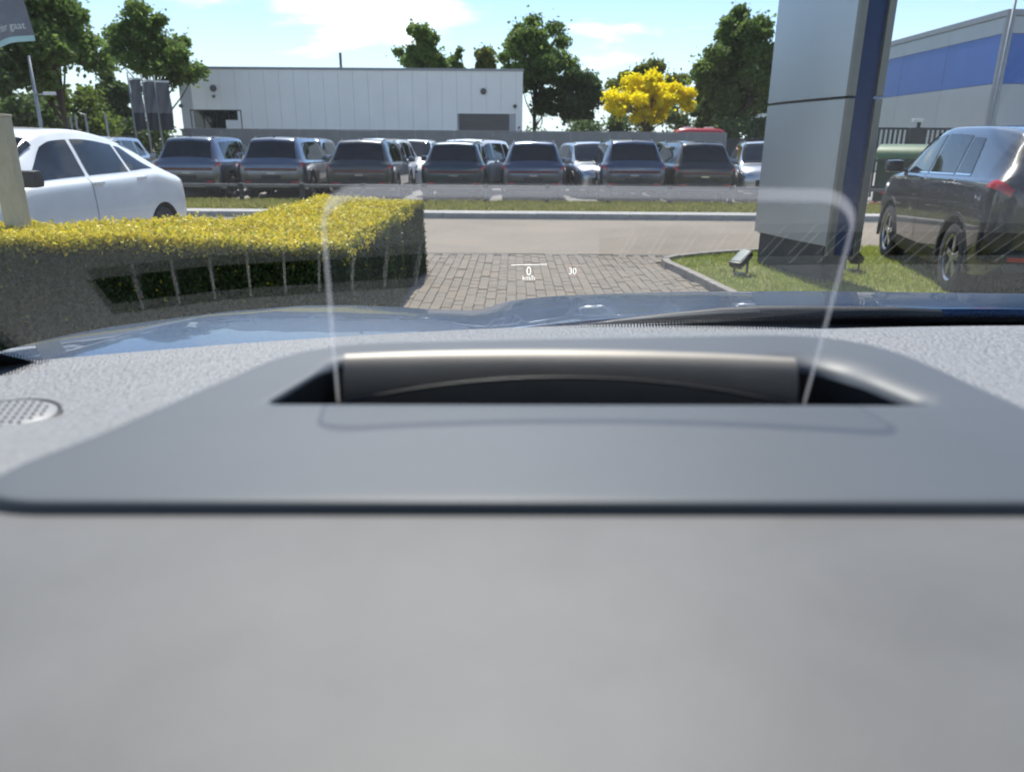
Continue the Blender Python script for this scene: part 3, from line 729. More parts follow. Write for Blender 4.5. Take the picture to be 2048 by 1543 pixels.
b = MB(); b.grid(P); b.add(P[0], [tuple(range(17))]); b.add(P[1], [tuple(range(17))[::-1]]); b.add([P[0][0], P[0][16], P[1][16], P[1][0]], [(0, 1, 2, 3)]); b.build('lid', M_grnl, gc, True, 40)
MB().rbox((-gw - .02, -gd - .1, gh - .08), (gw + .02, -gd - .052, gh - .01), .01).build('rim', M_grn, gc)
MB().rbox((-gw, -gd - .06, .45), (gw, -gd - .03, .52), .01).build('rib', M_grn, gc)
for sx in (-1, 1):
    for sy in (-1, 1): MB().rbox((sx * .5 - .05, sy * .42 - .05, 0), (sx * .5 + .05, sy * .42 + .05, .13), .01).build('foot', M_post, gc)
gp = at(1827, 300, 22.2)
cb = empty('gate_cabinet', (gp.x, 22.2, .04), 0, 'dark upright gate cabinet with a white lamp on top, before the palisade fence', 'cabinet')
MB().rbox((-.19, -.14, 0), (.19, .14, 2.02), .02).build('body', M_pal, cb)
MB().tube([(.03, 0, 2.02), (.03, 0, 2.16)], .05, 10).build('stub', M_pal, cb, True, 40)
MB().rbox((-.16, -.07, 2.161), (.13, .07, 2.26), .02).build('lamp', M_white, cb)
gp = at(1762, 405, 19.9)
rs = empty('red_stand', (gp.x, 19.9, .085), 0, 'small red angled metal stand at the edge of the parking lot', 'stand')
M_red = mat('red_metal', (.62, .05, .045), .4, var=.1)
MB().rbox((-.28, -.04, 0), (.22, .04, .07), .01).build('base_bar', M_red, rs)
MB().tube([(.02, 0, .05), (.16, 0, .27)], .035, 8).build('strut', M_red, rs, True)
MB().tube([(-.1, 0, .36), (.17, 0, .26)], .035, 8).build('upper_bar', M_red, rs, True)
MB().tube([(.19, 0, .06), (.19, 0, .42)], .05, 10).build('post', mat('stand_post', (.5, .42, .36), .6), rs, True)

# ================================================================== CARS
M_tyre = mat('tyre_rubber', (.018, .018, .019), .85, bump=.2, bscale=60)
M_rim = mat('rim_alloy', (.42, .43, .44), .25, metal=.9)
M_rimd = mat('rim_dark', (.05, .052, .055), .3, metal=.7)
M_black = mat('black_plastic', (.018, .019, .02), .55, var=.1)
M_arch = mat('arch_black', (.008, .008, .009), .9)
M_cglass = mat('car_glass', (.006, .008, .011), .03, spec=.5)
M_tail = mat('tail_lens', (.4, .012, .018), .12, spec=.8)
M_taild = mat('tail_dark', (.09, .008, .014), .15, spec=.8)
M_chrome = mat('chrome', (.7, .7, .72), .1, metal=1.0)
def paint(name, c, metal=.35, rough=.35):
    if name in MATS: return MATS[name]
    return mat(name, c, rough, metal=metal, coat=1.0, var=.05, vscale=2)

class Surf:
    """car skin: cross sections (rows of half-width, height) lofted along the length"""
    def __init__(s, stations):
        s.ys = [st[0] for st in stations]; s.nr = len(stations[0][1])
        s.fx = [pchip(s.ys, [st[1][r][0] for st in stations]) for r in range(s.nr)]
        s.fz = [pchip(s.ys, [st[1][r][1] for st in stations]) for r in range(s.nr)]
        s.cache = {}
    def sec(s, y):
        k = round(y, 4)
        if k not in s.cache:
            idx = list(range(s.nr)); s.cache[k] = (pchip(idx, [f(y) for f in s.fx]), pchip(idx, [f(y) for f in s.fz]))
        return s.cache[k]
    def P(s, y, r, side=1):
        a, b_ = s.sec(y); return Vector((side * a(r), y, b_(r)))
    def N(s, y, r, side=1):
        e = .02; y0, y1 = max(y - e, s.ys[0]), min(y + e, s.ys[-1]); r0, r1 = max(r - .06, 0), min(r + .06, s.nr - 1)
        d1 = s.P(y1, r, side) - s.P(y0, r, side); d2 = s.P(y, r1, side) - s.P(y, r0, side)
        n_ = d1.cross(d2) * side
        n_ = -n_ if n_.dot(Vector((s.P(y, r, side).x, 0, s.P(y, r, side).z - .7))) < 0 else n_
        return n_.normalized() if n_.length > 1e-9 else Vector((side, 0, 0))
    def body(s, ny=70, nrr=44):
        ys = list(np.linspace(s.ys[0], s.ys[-1], ny)); ys = sorted(set(ys) | set(s.ys)); rs = np.linspace(0, s.nr - 1, nrr)
        P = []
        for y in ys:
            right = [s.P(y, r) for r in rs]; left = [Vector((-p.x, p.y, p.z)) for p in right[1:-1]][::-1]
            P.append(right + left)
        mb = MB(); mb.grid(P, 0, True); n = len(P[0])
        mb.add(P[0], [tuple(range(n))[::-1]]); mb.add(P[-1], [tuple(range(n))])
        bm = bmesh.new(); me = mb.mesh([M_black]); bm.from_mesh(me); bmesh.ops.remove_doubles(bm, verts=bm.verts, dist=1e-5); bmesh.ops.recalc_face_normals(bm, faces=bm.faces); bm.to_mesh(me); bm.free()
        return me
    def patch(s, lo, hi, r0, r1, side, off=.005, nu=14, nv=6):
        """lo, hi: (y_front-ish limits) as functions of t along r, r0..r1 rows"""
        P = []
        for j in range(nv + 1):
            t = j / nv; r = r0 + (r1 - r0) * t; a = lo(t) if callable(lo) else lo; b_ = hi(t) if callable(hi) else hi; row = []
            for i in range(nu + 1):
                y = a + (b_ - a) * i / nu; row.append(s.P(y, r, side) + s.N(y, r, side) * off)
            P.append(row)
        mb = MB(); mb.grid(P if side > 0 else [q[::-1] for q in P]); return mb
    def cross(s, ylo, yhi, r0, off=.005, nu=20, nv=10, top=None):
        """patch over the centre line, between rows r0 on both sides"""
        P = []; top = s.nr - 1
        for j in range(nv + 1):
            y = ylo + (yhi - ylo) * j / nv; row = []
            rr = r0(j / nv) if callable(r0) else r0
            for i in range(nu + 1):
                t = -1 + 2 * i / nu; sd = 1 if t >= 0 else -1; r = top - abs(t) * (top - rr)
                row.append(s.P(y, r, sd) + s.N(y, r, sd) * off)
            P.append(row)
        mb = MB(); mb.grid(P); return mb

def wheel(parent, x, y, rad, rimm, side, detail=True, width=.22):
    w_ = empty('wheel', (x, y, rad)); w_.parent = parent
    h = width / 2; s_ = side
    MB().lathe([(-h, rad * .66), (-h, rad * .93), (-h * .8, rad), (h * .8, rad), (h, rad * .93), (h, rad * .66)], 28, 'x').build('tyre', M_tyre, w_, True, 50)
    mb = MB(); o_ = s_ * h
    mb.lathe([(-s_ * h, rad * .68), (s_ * h * .2, rad * .6), (o_ * .8, rad * .62), (o_, rad * .69)], 28, 'x')
    mb.lathe([(s_ * h * .1, .001), (s_ * h * .1, rad * .62)], 20, 'x', 1)
    if detail:
        for k in range(5):
            a = 2 * math.pi * k / 5
            for da in (-.16, .16):
                Mx = Matrix.Rotation(a + da * .6, 4, 'X'); mb.rbox((min(o_ * .45, o_ * .82), -.022, rad * .1), (max(o_ * .45, o_ * .82), .022, rad * .64), .006, M=Mx)
        mb.lathe([(o_ * .88, .001), (o_ * .88, rad * .12), (o_ * .4, rad * .16)], 14, 'x')
    mb.build('rim', [rimm, M_black], w_, True, 35)
    return w_

def cut_arches(o, axles, rad, half, paintm):
    cs = []
    for y, zc in axles:
        for sd in (-1, 1):
            mb = MB(); x0, x1 = sd * (half - .3), sd * (half + .3); n = 32
            P = [[(xx, y + rad * math.cos(2 * math.pi * j / n), zc + rad * math.sin(2 * math.pi * j / n)) for j in range(n)] for xx in (x0, x1)]
            mb.grid(P, 1, True); mb.add(P[0], [tuple(range(n))[::-1]], 1); mb.add(P[1], [tuple(range(n))], 1)
            me = mb.mesh([paintm, M_arch]); bm = bmesh.new(); bm.from_mesh(me); bmesh.ops.remove_doubles(bm, verts=bm.verts, dist=1e-6); bmesh.ops.recalc_face_normals(bm, faces=bm.faces); bm.to_mesh(me); bm.free()
            c = bpy.data.objects.new('cutter', me); COL.objects.link(c); cs.append(c)
            md = o.modifiers.new('b', 'BOOLEAN'); md.operation = 'DIFFERENCE'; md.solver = 'EXACT'; md.object = c
    bpy.context.view_layer.update()
    dg = bpy.context.evaluated_depsgraph_get(); me = bpy.data.meshes.new_from_object(o.evaluated_get(dg))
    o.modifiers.clear(); o.data = me
    for c in cs: bpy.data.objects.remove(c)
    me.polygons.foreach_set('use_smooth', [True] * len(me.polygons)); me.set_sharp_from_angle(angle=R(38))

def stations_suv(L=4.45, W=.92, H=1.64, db=0.0, drop=0.0):
    h = H / 1.65; w = W / .92
    def row(zb, w1, w2, zs, w3, zm, w4, z4, w5, z5, w6, z6, w7, z7, z8, k=0.0):
        d = db * (1 if z4 > .8 else .4)
        up = lambda z: z * h + d * max(0, min(1, (1.66 - z) / .6))
        return [(0, zb), (w1 * w, zb), (w2 * w, zs), (w3 * w, zm + d * .3), (w4 * w, z4 * h + d), (w5 * w, z5 * h + d), (w6 * w, up(z6) - k), (w7 * w, up(z7) - k), (0, up(z8) - k)]
    y0 = -L / 2; y1 = L / 2
    return [
        (y0, row(.50, .56, .66, .56, .73, .70, .72, .85, .68, .89, .62, .90, .45, .905, .91)),
        (y0 + .035, row(.42, .64, .75, .50, .81, .70, .80, .91, .76, .955, .69, .965, .5, .975, .98)),
        (y0 + .11, row(.34, .72, .84, .44, .885, .69, .865, .955, .815, 1.01, .69, 1.05, .53, 1.075, 1.09)),
        (y0 + .24, row(.27, .76, .88, .40, .915, .67, .89, .97, .84, 1.025, .655, 1.25, .53, 1.285, 1.305, drop * .8)),
        (y0 + .41, row(.24, .78, .90, .36, .92, .66, .895, .97, .85, 1.025, .625, 1.455, .53, 1.535, 1.57, drop)),
        (y0 + .53, row(.22, .78, .905, .34, .92, .66, .90, .97, .855, 1.02, .64, 1.50, .555, 1.585, 1.62, drop * .9)),
        (-.7, row(.21, .79, .905, .32, .92, .66, .905, .96, .86, 1.01, .68, 1.535, .585, 1.62, 1.65, drop * .25)),
        (.1, row(.21, .79, .905, .32, .92, .66, .905, .95, .865, 1.0, .69, 1.54, .595, 1.615, 1.65)),
        (.5, row(.21, .79, .905, .32, .92, .66, .905, .945, .86, .995, .69, 1.47, .60, 1.56, 1.595)),
        (.95, row(.21, .79, .905, .33, .92, .66, .90, .94, .855, .985, .745, 1.22, .66, 1.275, 1.31)),
        (1.32, row(.21, .79, .90, .34, .915, .66, .895, .925, .845, .965, .76, 1.0, .62, 1.025, 1.045)),
        (1.85, row(.23, .76, .88, .37, .89, .64, .86, .86, .80, .905, .70, .935, .5, .955, .965)),
        (y1 - .1, row(.27, .68, .80, .40, .82, .6, .77, .74, .70, .79, .58, .82, .4, .835, .84)),
        (y1, row(.34, .56, .66, .44, .69, .58, .64, .66, .56, .7, .46, .72, .3, .73, .735))]

def make_car(label, paintm, st, half, axf, axr, rad=.345, rimm=None, band=False, detail=True, name='parked_car', rails=True, wscreen=(.55, 1.28), rscreen=None, win=None, chrome=False, cladding=True, group=None, tail='lamps', handles=((-.98, 4.05), (.02, 4.05))):
    S = Surf(st); y0, y1 = st[0][0], st[-1][0]; rimm = rimm or M_rim
    root = empty(name, (0, 0, 0), 0, label, 'car', group)
    o = link('body', S.body(), root); o.data.materials.clear(); o.data.materials.append(paintm); o.data.materials.append(M_arch)
    cut_arches(o, [(axf, rad), (axr, rad)], rad * 1.17, half, paintm)
    for sl in o.material_slots: mm_ = sl.material; sl.link = 'OBJECT'; sl.material = mm_
    S.cross(wscreen[0], wscreen[1], 6.2, .014, 28, 16).build('windscreen', M_cglass, root, True)
    ra, rb = rscreen or (y0 + .125, y0 + .395)
    S.cross(ra, rb, lambda t: 6.2 + .12 * t, .006).build('rear_window', M_cglass, root, True)
    for sd in (-1, 1):
        for nm, lo, hi, a, b_ in win:
            S.patch(lo, hi, a, b_, sd, .004).build(nm, M_cglass, root, True)
            if chrome: S.patch(lambda t: (lo(0) if callable(lo) else lo), lambda t: (hi(0) if callable(hi) else hi), a - .1, a - .02, sd, .006, 14, 1).build('chrome_strip', M_chrome, root, True)
        if tail == 'lamps':
            S.patch(y0 + .02, lambda t: y0 + .30 - .1 * t, 3.85, 4.72, sd, .006, 8, 6).build('taillight', M_tail, root, True)
        elif tail == 'thin':
            S.patch(y0 + .03, lambda t: y0 + .17 - .03 * t, 4.0, 4.42, sd, .006, 8, 5).build('taillight', M_taild, root, True)
        else:
            S.patch(y0 + .01, lambda t: y0 + .2 - .06 * t, 3.75, 4.35, sd, .006, 8, 5).build('taillight', M_tail, root, True)
        for ay, nm in ((axf, 'wheel'), (axr, 'wheel')):
            wheel(root, sd * (half - .125), ay, rad, rimm, sd, detail)
            n = 24; P = []
            for i in range(n + 1):
                t = math.pi * (-.06 + 1.12 * i / n); c, q = math.cos(t), math.sin(t); row = []
                for rr, dx in ((rad * 1.16, -.01), (rad * 1.17, .012), (rad * 1.29, .012), (rad * 1.3, -.03)):
                    row.append((sd * (half - .012 + dx), ay + rr * c, rad + rr * q))
                P.append(row)
            mb = MB(); mb.grid(P if sd > 0 else [r_[::-1] for r_ in P])
            if cladding: mb.build('arch_trim', M_black, root, True, 40)
        ya, yb = axr + rad * 1.3, axf - rad * 1.3
        if cladding:
            S.patch(ya, yb, 1.05, 2.25, sd, .012, 12, 4).build('sill_trim', M_black, root, True)
        # mirror
        ym = wscreen[1] - .16; mp_ = S.P(ym, 5.1, sd)
        mb = MB(); mb.rbox((-.105, -.075, -.07), (.105, .075, .085), .045); mb.v = [(p[0], p[1] + .35 * p[0] * sd * -1 * .3, p[2]) for p in mb.v]
        o2 = mb.build('mirror', M_black if name == 'fastback_car' else paintm, root, True, 60); o2.location = (mp_.x + sd * .14, mp_.y, mp_.z + .07)
        st_ = MB().rbox((-.05, -.03, -.02), (.05, .03, .02), .008).build('stalk', M_black, o2); st_.location = (-sd * .115, 0, -.045)
        for hy, hr in handles:
            p = S.P(hy, hr, sd); h_ = MB().rbox((-.012, -.1, -.018), (.016, .1, .014), .008).build('door_handle', paintm if not chrome else M_chrome, root, True, 50); h_.location = p + S.N(hy, hr, sd) * .012
        for dy in (win[0][1](0) if callable(win[0][1]) else win[0][1],):
            S.patch(dy - .004, dy + .004, 2.3, 4.9, sd, .003, 1, 14).build('door_gap', M_arch, root)
        if rails:
            pts_ = [S.P(y_, 7.0, sd) + Vector((0, 0, .03 if 0 < k < 8 else -.005)) for k, y_ in enumerate(np.linspace(y0 + .55, .45, 9))]
            MB().tube(pts_, .014, 6).build('roof_rail', M_chrome if chrome else M_black, root, True)
    # rear details
    zc = S.P(y0, 4.0).z
    if band:
        MB().rbox((-.70, y0 - .012, zc - .085), (.70, y0 + .03, zc - .015), .01).build('light_bar', M_taild, root)
    MB().rbox((-.26, y0 - .01, zc - .34), (.26, y0 + .02, zc - .2), .01).build('plate_recess', M_black, root)
    MB().rbox((-.72, y0 - .03, .36), (.72, y0 + .06, .56), .03).build('bumper', M_black, root, True, 50)
    sp_ = MB(); ys_ = rb + .02
    P = [[S.P(ys_ + dy_, 8 - abs(t) * 1.35, 1 if t >= 0 else -1) + Vector((0, 0, dz_)) for t in np.linspace(-1, 1, 21)] for dy_, dz_ in ((.12, .004), (.05, .012), (-.02, .022), (-.05, .018), (-.052, -.004), (.0, -.012))]
    sp_.grid(P); s3 = sp_.build('spoiler', paintm, root, True, 50); s3.material_slots[0].link = 'OBJECT'; s3.material_slots[0].material = paintm
    MB().rbox((-.14, y0 + .02, zc + .05), (.14, y0 + .03, zc + .055), .002).build('wiper', M_black, root)
    MB().rbox((-.5, y0 - .036, .335), (.5, y0 + .05, .39), .012).build('skid_plate', M_rim, root, True, 50)
    MB().rbox((-.11, y0 - .004, zc - .165), (.11, y0 + .01, zc - .135), .004).build('badge', M_chrome, root)
    for sd in (-1, 1): MB().rbox((sd * .62 - .09, y0 - .034, .46), (sd * .62 + .09, y0 - .02, .5), .004).build('reflector', M_tail, root)
    fp_ = S.P(rb + .22, 8); mb = MB(); mb.add([(-.018, fp_.y + .09, fp_.z - .004), (.018, fp_.y + .09, fp_.z - .004), (.014, fp_.y - .07, fp_.z - .004), (-.014, fp_.y - .07, fp_.z - .004), (0, fp_.y - .06, fp_.z + .06), (0, fp_.y + .0, fp_.z + .05)], [(0, 1, 5), (1, 2, 4, 5), (2, 3, 4), (3, 0, 5, 4)]); mb.build('roof_fin', M_black, root)
    # headlights
    for sd in (-1, 1):
        S.patch(lambda t: y1 - .26, lambda t: y1 - .05, 3.5, 4.5, sd, .006, 6, 4).build('headlight', M_chrome, root, True)
    MB().rbox((-.45, y1 - .03, .42), (.45, y1 + .012, .6), .02).build('grille', M_black, root)
    return root

SUV_WIN = [('side_window', .02, lambda t: 1.12 - .62 * t, 5.12, 5.92), ('side_window', -.95, -.06, 5.12, 5.93), ('quarter_window', lambda t: -1.62 + .12 * t, lambda t: -1.03, 5.14, 5.9)]
P_sl = paint('paint_slate', (.15, .165, .20), .85, .28)
P_gr = paint('paint_dark_grey', (.045, .047, .05), .5)
P_te = paint('paint_dark_teal', (.015, .035, .05), .5)
P_bl = paint('paint_dark_blue', (.085, .1, .145), .85, .28)
P_bk = paint('paint_black', (.008, .008, .009), .2)
P_wh = paint('paint_white', (.88, .88, .87), .0, .4)
P_si = paint('paint_silver', (.42, .43, .45), .8, .3)
GR = 'dark cars parked in a row behind the rail fence'
suv = make_car('slate SUV in the parked row, half hidden behind the white fastback', P_sl, stations_suv(), .92, 1.36, -1.34, band=True, win=SUV_WIN, tail='small', detail=True, group=GR, name='parked_car')
def recolor(root, pm_):
    for c in root.children:
        if c.name.split('.')[0] in ('body', 'spoiler'): c.material_slots[0].link = 'OBJECT'; c.material_slots[0].material = pm_
        if c.name.split('.')[0] == 'body': c.material_slots[1].link = 'OBJECT'; c.material_slots[1].material = M_arch
def put(px, Yrear, rz, label, pm_, first=None, group=GR, s=1.0, z=.04, hz=1.0):
    o = first or copy_tree(suv); o['label'] = label; o['group'] = group
    fwd = Vector((-math.sin(rz), math.cos(rz), 0)); c = at(px, 340, Yrear); c.z = z
    o.location = c + fwd * 2.225 * s; o.rotation_euler = (0, 0, rz); o.scale = (s, s, s * hz)
    recolor(o, pm_); return o
put(372, 20.5, R(1), 'slate SUV in the parked row, half hidden behind the white fastback', P_sl, suv)
put(541, 20.6, R(1), 'slate SUV in the parked row, next to the one behind the white fastback', P_sl)
put(717, 20.4, R(0), 'dark grey SUV with a paper on its rear window in the parked row', P_gr, hz=.97)
put(906, 20.9, R(-1), 'dark teal hatch in the parked row, straight above the hedge end', P_te, s=.98, hz=.97)
put(1067, 20.9, R(-1), 'slate blue SUV in the middle of the parked row, above the speed readout', P_bl, s=.97)
put(1270, 20.8, R(1), 'dark blue SUV in the parked row, second from the silver sign', P_bl)
put(1412, 20.9, R(2), 'black SUV in the parked row right beside the silver sign', P_bk, s=.97)
put(1672, 20.8, R(2), 'black car mostly hidden behind the blue strip of the silver sign', P_bk)
GR2 = 'cars in the second parked row'
put(262, 27.0, R(184), 'silver car at the far left of the second row, behind the white fastback', P_si, group=GR2)
put(455, 27.2, R(180), 'dark car in the second row seen between the two slate SUVs', P_gr, group=GR2)
put(640, 27.0, R(182), 'silver car in the second row between the slate SUV and the grey one', P_si, group=GR2)
put(792, 27.0, R(176), 'white car in the second row left of the dark teal hatch', P_wh, group=GR2)
put(848, 30.5, R(178), 'white roofed car in the third row behind the dark teal hatch', P_wh, group=GR2)
put(990, 26.4, R(160), 'white SUV in the second row right of the dark teal hatch', P_wh, group=GR2)
put(1150, 26.6, R(188), 'silver car facing the road in the second row, sun glaring on its windscreen', P_si, group=GR2, s=.97)
put(1335, 28.0, R(180), 'dark car in the second row between the two rightmost dark SUVs', P_te, group=GR2)
put(1505, 25.4, R(170), 'silver car in the second row beside the edge of the silver sign', P_si, group=GR2)
# paper on the grey one's rear window
pr_ = at(718, 314, 20.62); o = MB().rbox((-.15, -.003, -.05), (.15, .003, .05), .002).build('paper_note', M_white); o.location = pr_; o.rotation_euler = (R(-36), 0, 0); tag(o, 'white paper stuck on the rear window of the dark grey SUV', 'paper')
# red van behind the fence, only its roof in view
rp = at(1397, 257, 42.0); vl = (at(1449, 262, 42).x - at(1346, 262, 42).x) / 2; H_ = rp.z - .04
P_rd = paint('paint_red', (.5, .03, .03), .1)
rv = empty('red_van', (rp.x, 42.0, .04), 0, 'red van of which only the roof shows above the concrete fence', 'van')
mb = MB()
for z_, k_, w_ in ((.35, 1.0, .95), (1.2, 1.0, .97), (1.9, .97, .93), (H_ - .16, .93, .86), (H_ - .04, .8, .78), (H_, .6, .6)):
    pass
P = []
for z_, k_, w_ in ((.35, .97, .93), (.5, 1.0, .96), (1.2, 1.0, .97), (1.9, .98, .93), (H_ - .2, .96, .88), (H_ - .06, .86, .8), (H_, .6, .6)):
    P.append([(k_ * vl * c_, w_ * s_, z_) for c_, s_ in [(math.copysign(abs(math.cos(t)) ** .35, math.cos(t)), math.copysign(abs(math.sin(t)) ** .35, math.sin(t))) for t in np.linspace(0, 2 * math.pi, 33)[:-1]]])
mb = MB(); mb.grid(P, 0, True); mb.add(P[-1], [tuple(range(32))]); mb.build('body', P_rd, rv, True, 50)
for x_ in (-.35, .35): MB().rbox((x_ * vl - .25 * vl, -.985, 1.35), (x_ * vl + .25 * vl, -.95, 1.8), .03).build('side_window', M_cglass, rv)
for x_ in (-.62, .62):
    for s_ in (-1, 1): MB().lathe([(-.1, .001), (-.1, .33), (.1, .33), (.1, .001)], 18, 'y', M=Matrix.Translation((x_ * vl, s_ * .85, .33))).build('wheel', M_tyre, rv, True, 40)
for x_ in (-.45, .4): MB().rbox((x_ * vl - .2, -.3, H_ - .01), (x_ * vl + .2, .3, H_ + .07), .03).build('roof_highlight', M_white, rv)  # white boxes stand in for two highlights on the roof

# ------------------------------------------------------------------ white fastback on the left, nose towards us
def st_fast():
    def row(zb, w1, w2, zs, w3, zm, w4, z4, w5, z5, w6, z6, w7, z7, z8):
        return [(0, zb), (w1, zb), (w2, zs), (w3, zm), (w4, z4), (w5, z5), (w6, z6), (w7, z7), (0, z8)]
    S_ = [
        (-2.2, row(.40, .60, .72, .50, .78, .70, .76, .93, .72, .98, .66, 1.0, .5, 1.01, 1.02)),
        (-2.14, row(.34, .70, .82, .45, .87, .70, .85, .98, .80, 1.05, .73, 1.085, .56, 1.095, 1.10)),
        (-2.0, row(.28, .76, .88, .40, .925, .70, .905, 1.0, .84, 1.075, .74, 1.115, .57, 1.125, 1.135)),
        (-1.75, row(.25, .78, .90, .36, .94, .70, .92, 1.0, .855, 1.08, .70, 1.19, .59, 1.225, 1.245)),
        (-1.3, row(.22, .79, .91, .34, .945, .70, .925, .99, .865, 1.065, .67, 1.36, .60, 1.42, 1.445)),
        (-.8, row(.21, .79, .91, .32, .945, .70, .92, .975, .87, 1.045, .675, 1.48, .61, 1.555, 1.585)),
        (-.1, row(.21, .79, .91, .32, .94, .70, .92, .965, .87, 1.03, .69, 1.54, .61, 1.625, 1.655)),
        (.35, row(.21, .79, .91, .32, .94, .70, .92, .96, .865, 1.02, .69, 1.52, .61, 1.60, 1.635)),
        (.6, row(.21, .79, .91, .32, .94, .70, .92, .955, .865, 1.015, .69, 1.44, .61, 1.53, 1.57)),
        (1.05, row(.21, .79, .91, .33, .94, .70, .915, .95, .855, 1.0, .745, 1.22, .66, 1.28, 1.315)),
        (1.42, row(.22, .79, .905, .34, .935, .70, .905, .935, .845, .975, .76, 1.01, .62, 1.035, 1.055)),
        (1.95, row(.24, .76, .88, .37, .90, .66, .865, .86, .80, .905, .70, .935, .5, .955, .965)),
        (2.3, row(.28, .68, .80, .40, .83, .6, .77, .74, .70, .79, .58, .82, .4, .835, .84)),
        (2.42, row(.34, .56, .66, .44, .69, .58, .64, .66, .56, .7, .46, .72, .3, .73, .735))]
    out = []
    for y, rw_ in S_:
        k = sstep(-2.05, -1.3, y) * sstep(1.9, 1.0, y); d = .11 * k; r_ = list(rw_)
        r_[3] = (r_[3][0], r_[3][1] + d * .35); r_[4] = (r_[4][0], r_[4][1] + d); r_[5] = (r_[5][0], r_[5][1] + d)
        for j in (6, 7, 8): r_[j] = (r_[j][0], r_[j][1] + d * max(0, min(1, (1.45 - r_[j][1]) / .4)))
        out.append((y, r_))
    return out
FW_ = [('side_window', .1, lambda t: 1.15 - .6 * t, 5.1, 5.93), ('side_window', -.78, .03, 5.1, 5.93), ('quarter_window', lambda t: -1.38 + .42 * t, -.84, 5.12, 5.9)]
fb = make_car('white fastback car standing behind the hedge, nose out of the photo', P_wh, st_fast(), .945, 1.56, -1.38, rad=.36, win=FW_, name='fastback_car', cladding=False, rails=False,
              wscreen=(.64, 1.38), rscreen=(-1.95, -1.05), tail='thin', handles=((-.95, 4.02), (-.02, 3.98)))
hd = Vector((-.03, -.999, 0)).normalized(); lt = Vector((hd.y, -hd.x, 0))   # lt = the car's right
rw = Vector((-4.47, 9.72, 0))                                              # rear wheel on the side towards us (the car's left)
fb.location = rw + lt * .945 + hd * 1.38; fb.rotation_euler = (0, 0, math.atan2(hd.y, hd.x) - math.pi / 2)

# ------------------------------------------------------------------ dark SUV on the right, tail towards us
DS_WIN = [('side_window', .06, lambda t: 1.05 - .58 * t, 5.12, 5.9), ('side_window', lambda t: -.82 + .1 * t, -.01, 5.12, 5.92), ('quarter_window', lambda t: -1.3 + .22 * t, lambda t: -.88 + .1 * t, 5.14, 5.86)]
P_an = paint('paint_anthracite', (.016, .018, .021), .3, .3)
ds = make_car('glossy anthracite SUV parked on the lawn edge at the right, seen from behind', P_an, stations_suv(4.4, .915, 1.74, .13, .07), .915, 1.3, -1.3, rad=.37, rimm=M_rim, win=DS_WIN, name='parked_car', chrome=True, rails=False,
              tail='lamps', group=None, handles=((-.98, 4.0), (.02, 3.98)))
rwp, fwp = on_z(1908, 584, .03), on_z(1788, 520, .03)
hd = (fwp - rwp); hd.z = 0; hd.normalize(); rt = Vector((hd.y, -hd.x, 0))
ds.location = Vector((rwp.x, rwp.y, .03)) + rt * .79 + hd * 1.3; ds.rotation_euler = (0, 0, math.atan2(hd.y, hd.x) - math.pi / 2)

#%%OWNCAR
# ================================================================== THE CAR WE SIT IN
CX = .38
car = empty('blue_car', (CX, 1.0, 0), 0, 'blue car seen from its driver seat: dashboard, windscreen and bonnet', 'car')
def own(mb, name, mats, parent=None, smooth=False, sharp=None):
    o = mb.build(name, mats, parent or car, smooth, sharp)
    if parent is None: o.location = (-CX, -1.0, 0)
    return o
Z = lambda dz: CAMZ + dz
def Yb(x): return .86 - .27 * (x - CX) ** 2
AL = math.tan(R(30))
def wsp(x, s, off=0.0):       # windscreen: s metres up the slope from its base
    return Vector((x, Yb(x) - s * math.cos(R(30)) - off * math.sin(R(30)), Z(-.2) + s * math.sin(R(30)) - off * math.cos(R(30))))
M_ws = glassmat('windscreen_glass', (.965, .975, .97), gain=.56, f0=.012)
xs_ = np.linspace(-.62, 1.38, 61)
for nm, off in (('windscreen_inner', .0), ('windscreen_outer', -.0052)):
    pass
P0 = [[wsp(x, s, 0) for x in xs_] for s in np.linspace(-.02, .93, 24)]
P1 = [[wsp(x, s, -.0052) for x in xs_] for s in np.linspace(-.02, .93, 24)]
mb = MB(); mb.grid(P0); mb.grid(P1)
ws = own(mb, 'windscreen', M_ws, None, True)
def ws_hit(px, py, off=-.0026):
    d = ray(px, py); lo, hi = 0.0, 2.0
    for _ in range(50):
        m_ = (lo + hi) / 2; q = d * m_; x_ = q.x
        if Yb(x_) - q.y - (q.z + .2) / AL > 0: lo = m_
        else: hi = m_
    q = d * lo; return Vector((q.x, q.y - off * math.sin(R(30)), CAMZ + q.z - off * math.cos(R(30))))
# black ceramic edge along the foot of the glass, with its comb of fine teeth
M_frit = mat('frit_black', (.006, .006, .007), .35)
mb = MB()
for tops in ([(-60, 690), (0, 713), (60, 727), (130, 738), (220, 742), (330, 733), (420, 722), (560, 712)], [(1100, 664), (1300, 653), (1500, 645), (1640, 641), (1850, 639), (2300, 640)]):
    L_ = [(px, lerp_pts(tops, px)) for px in np.linspace(tops[0][0], tops[-1][0], 50)]
    mb.grid([[ws_hit(px, py + 40) for px, py in L_], [ws_hit(px, py) for px, py in L_]])
    px = tops[0][0]
    while px < tops[-1][0]:
        y_ = lerp_pts(tops, px); h_ = 8 if px < 700 else 4.5
        mb.add([ws_hit(px, y_ + 1), ws_hit(px + 2.6, y_ + 1), ws_hit(px + 1.8, y_ - h_), ws_hit(px - .2, y_ - h_)], [(0, 1, 2, 3)]); px += 6.2
o = own(mb, 'frit_band', M_frit); o['kind'] = 'stuff'
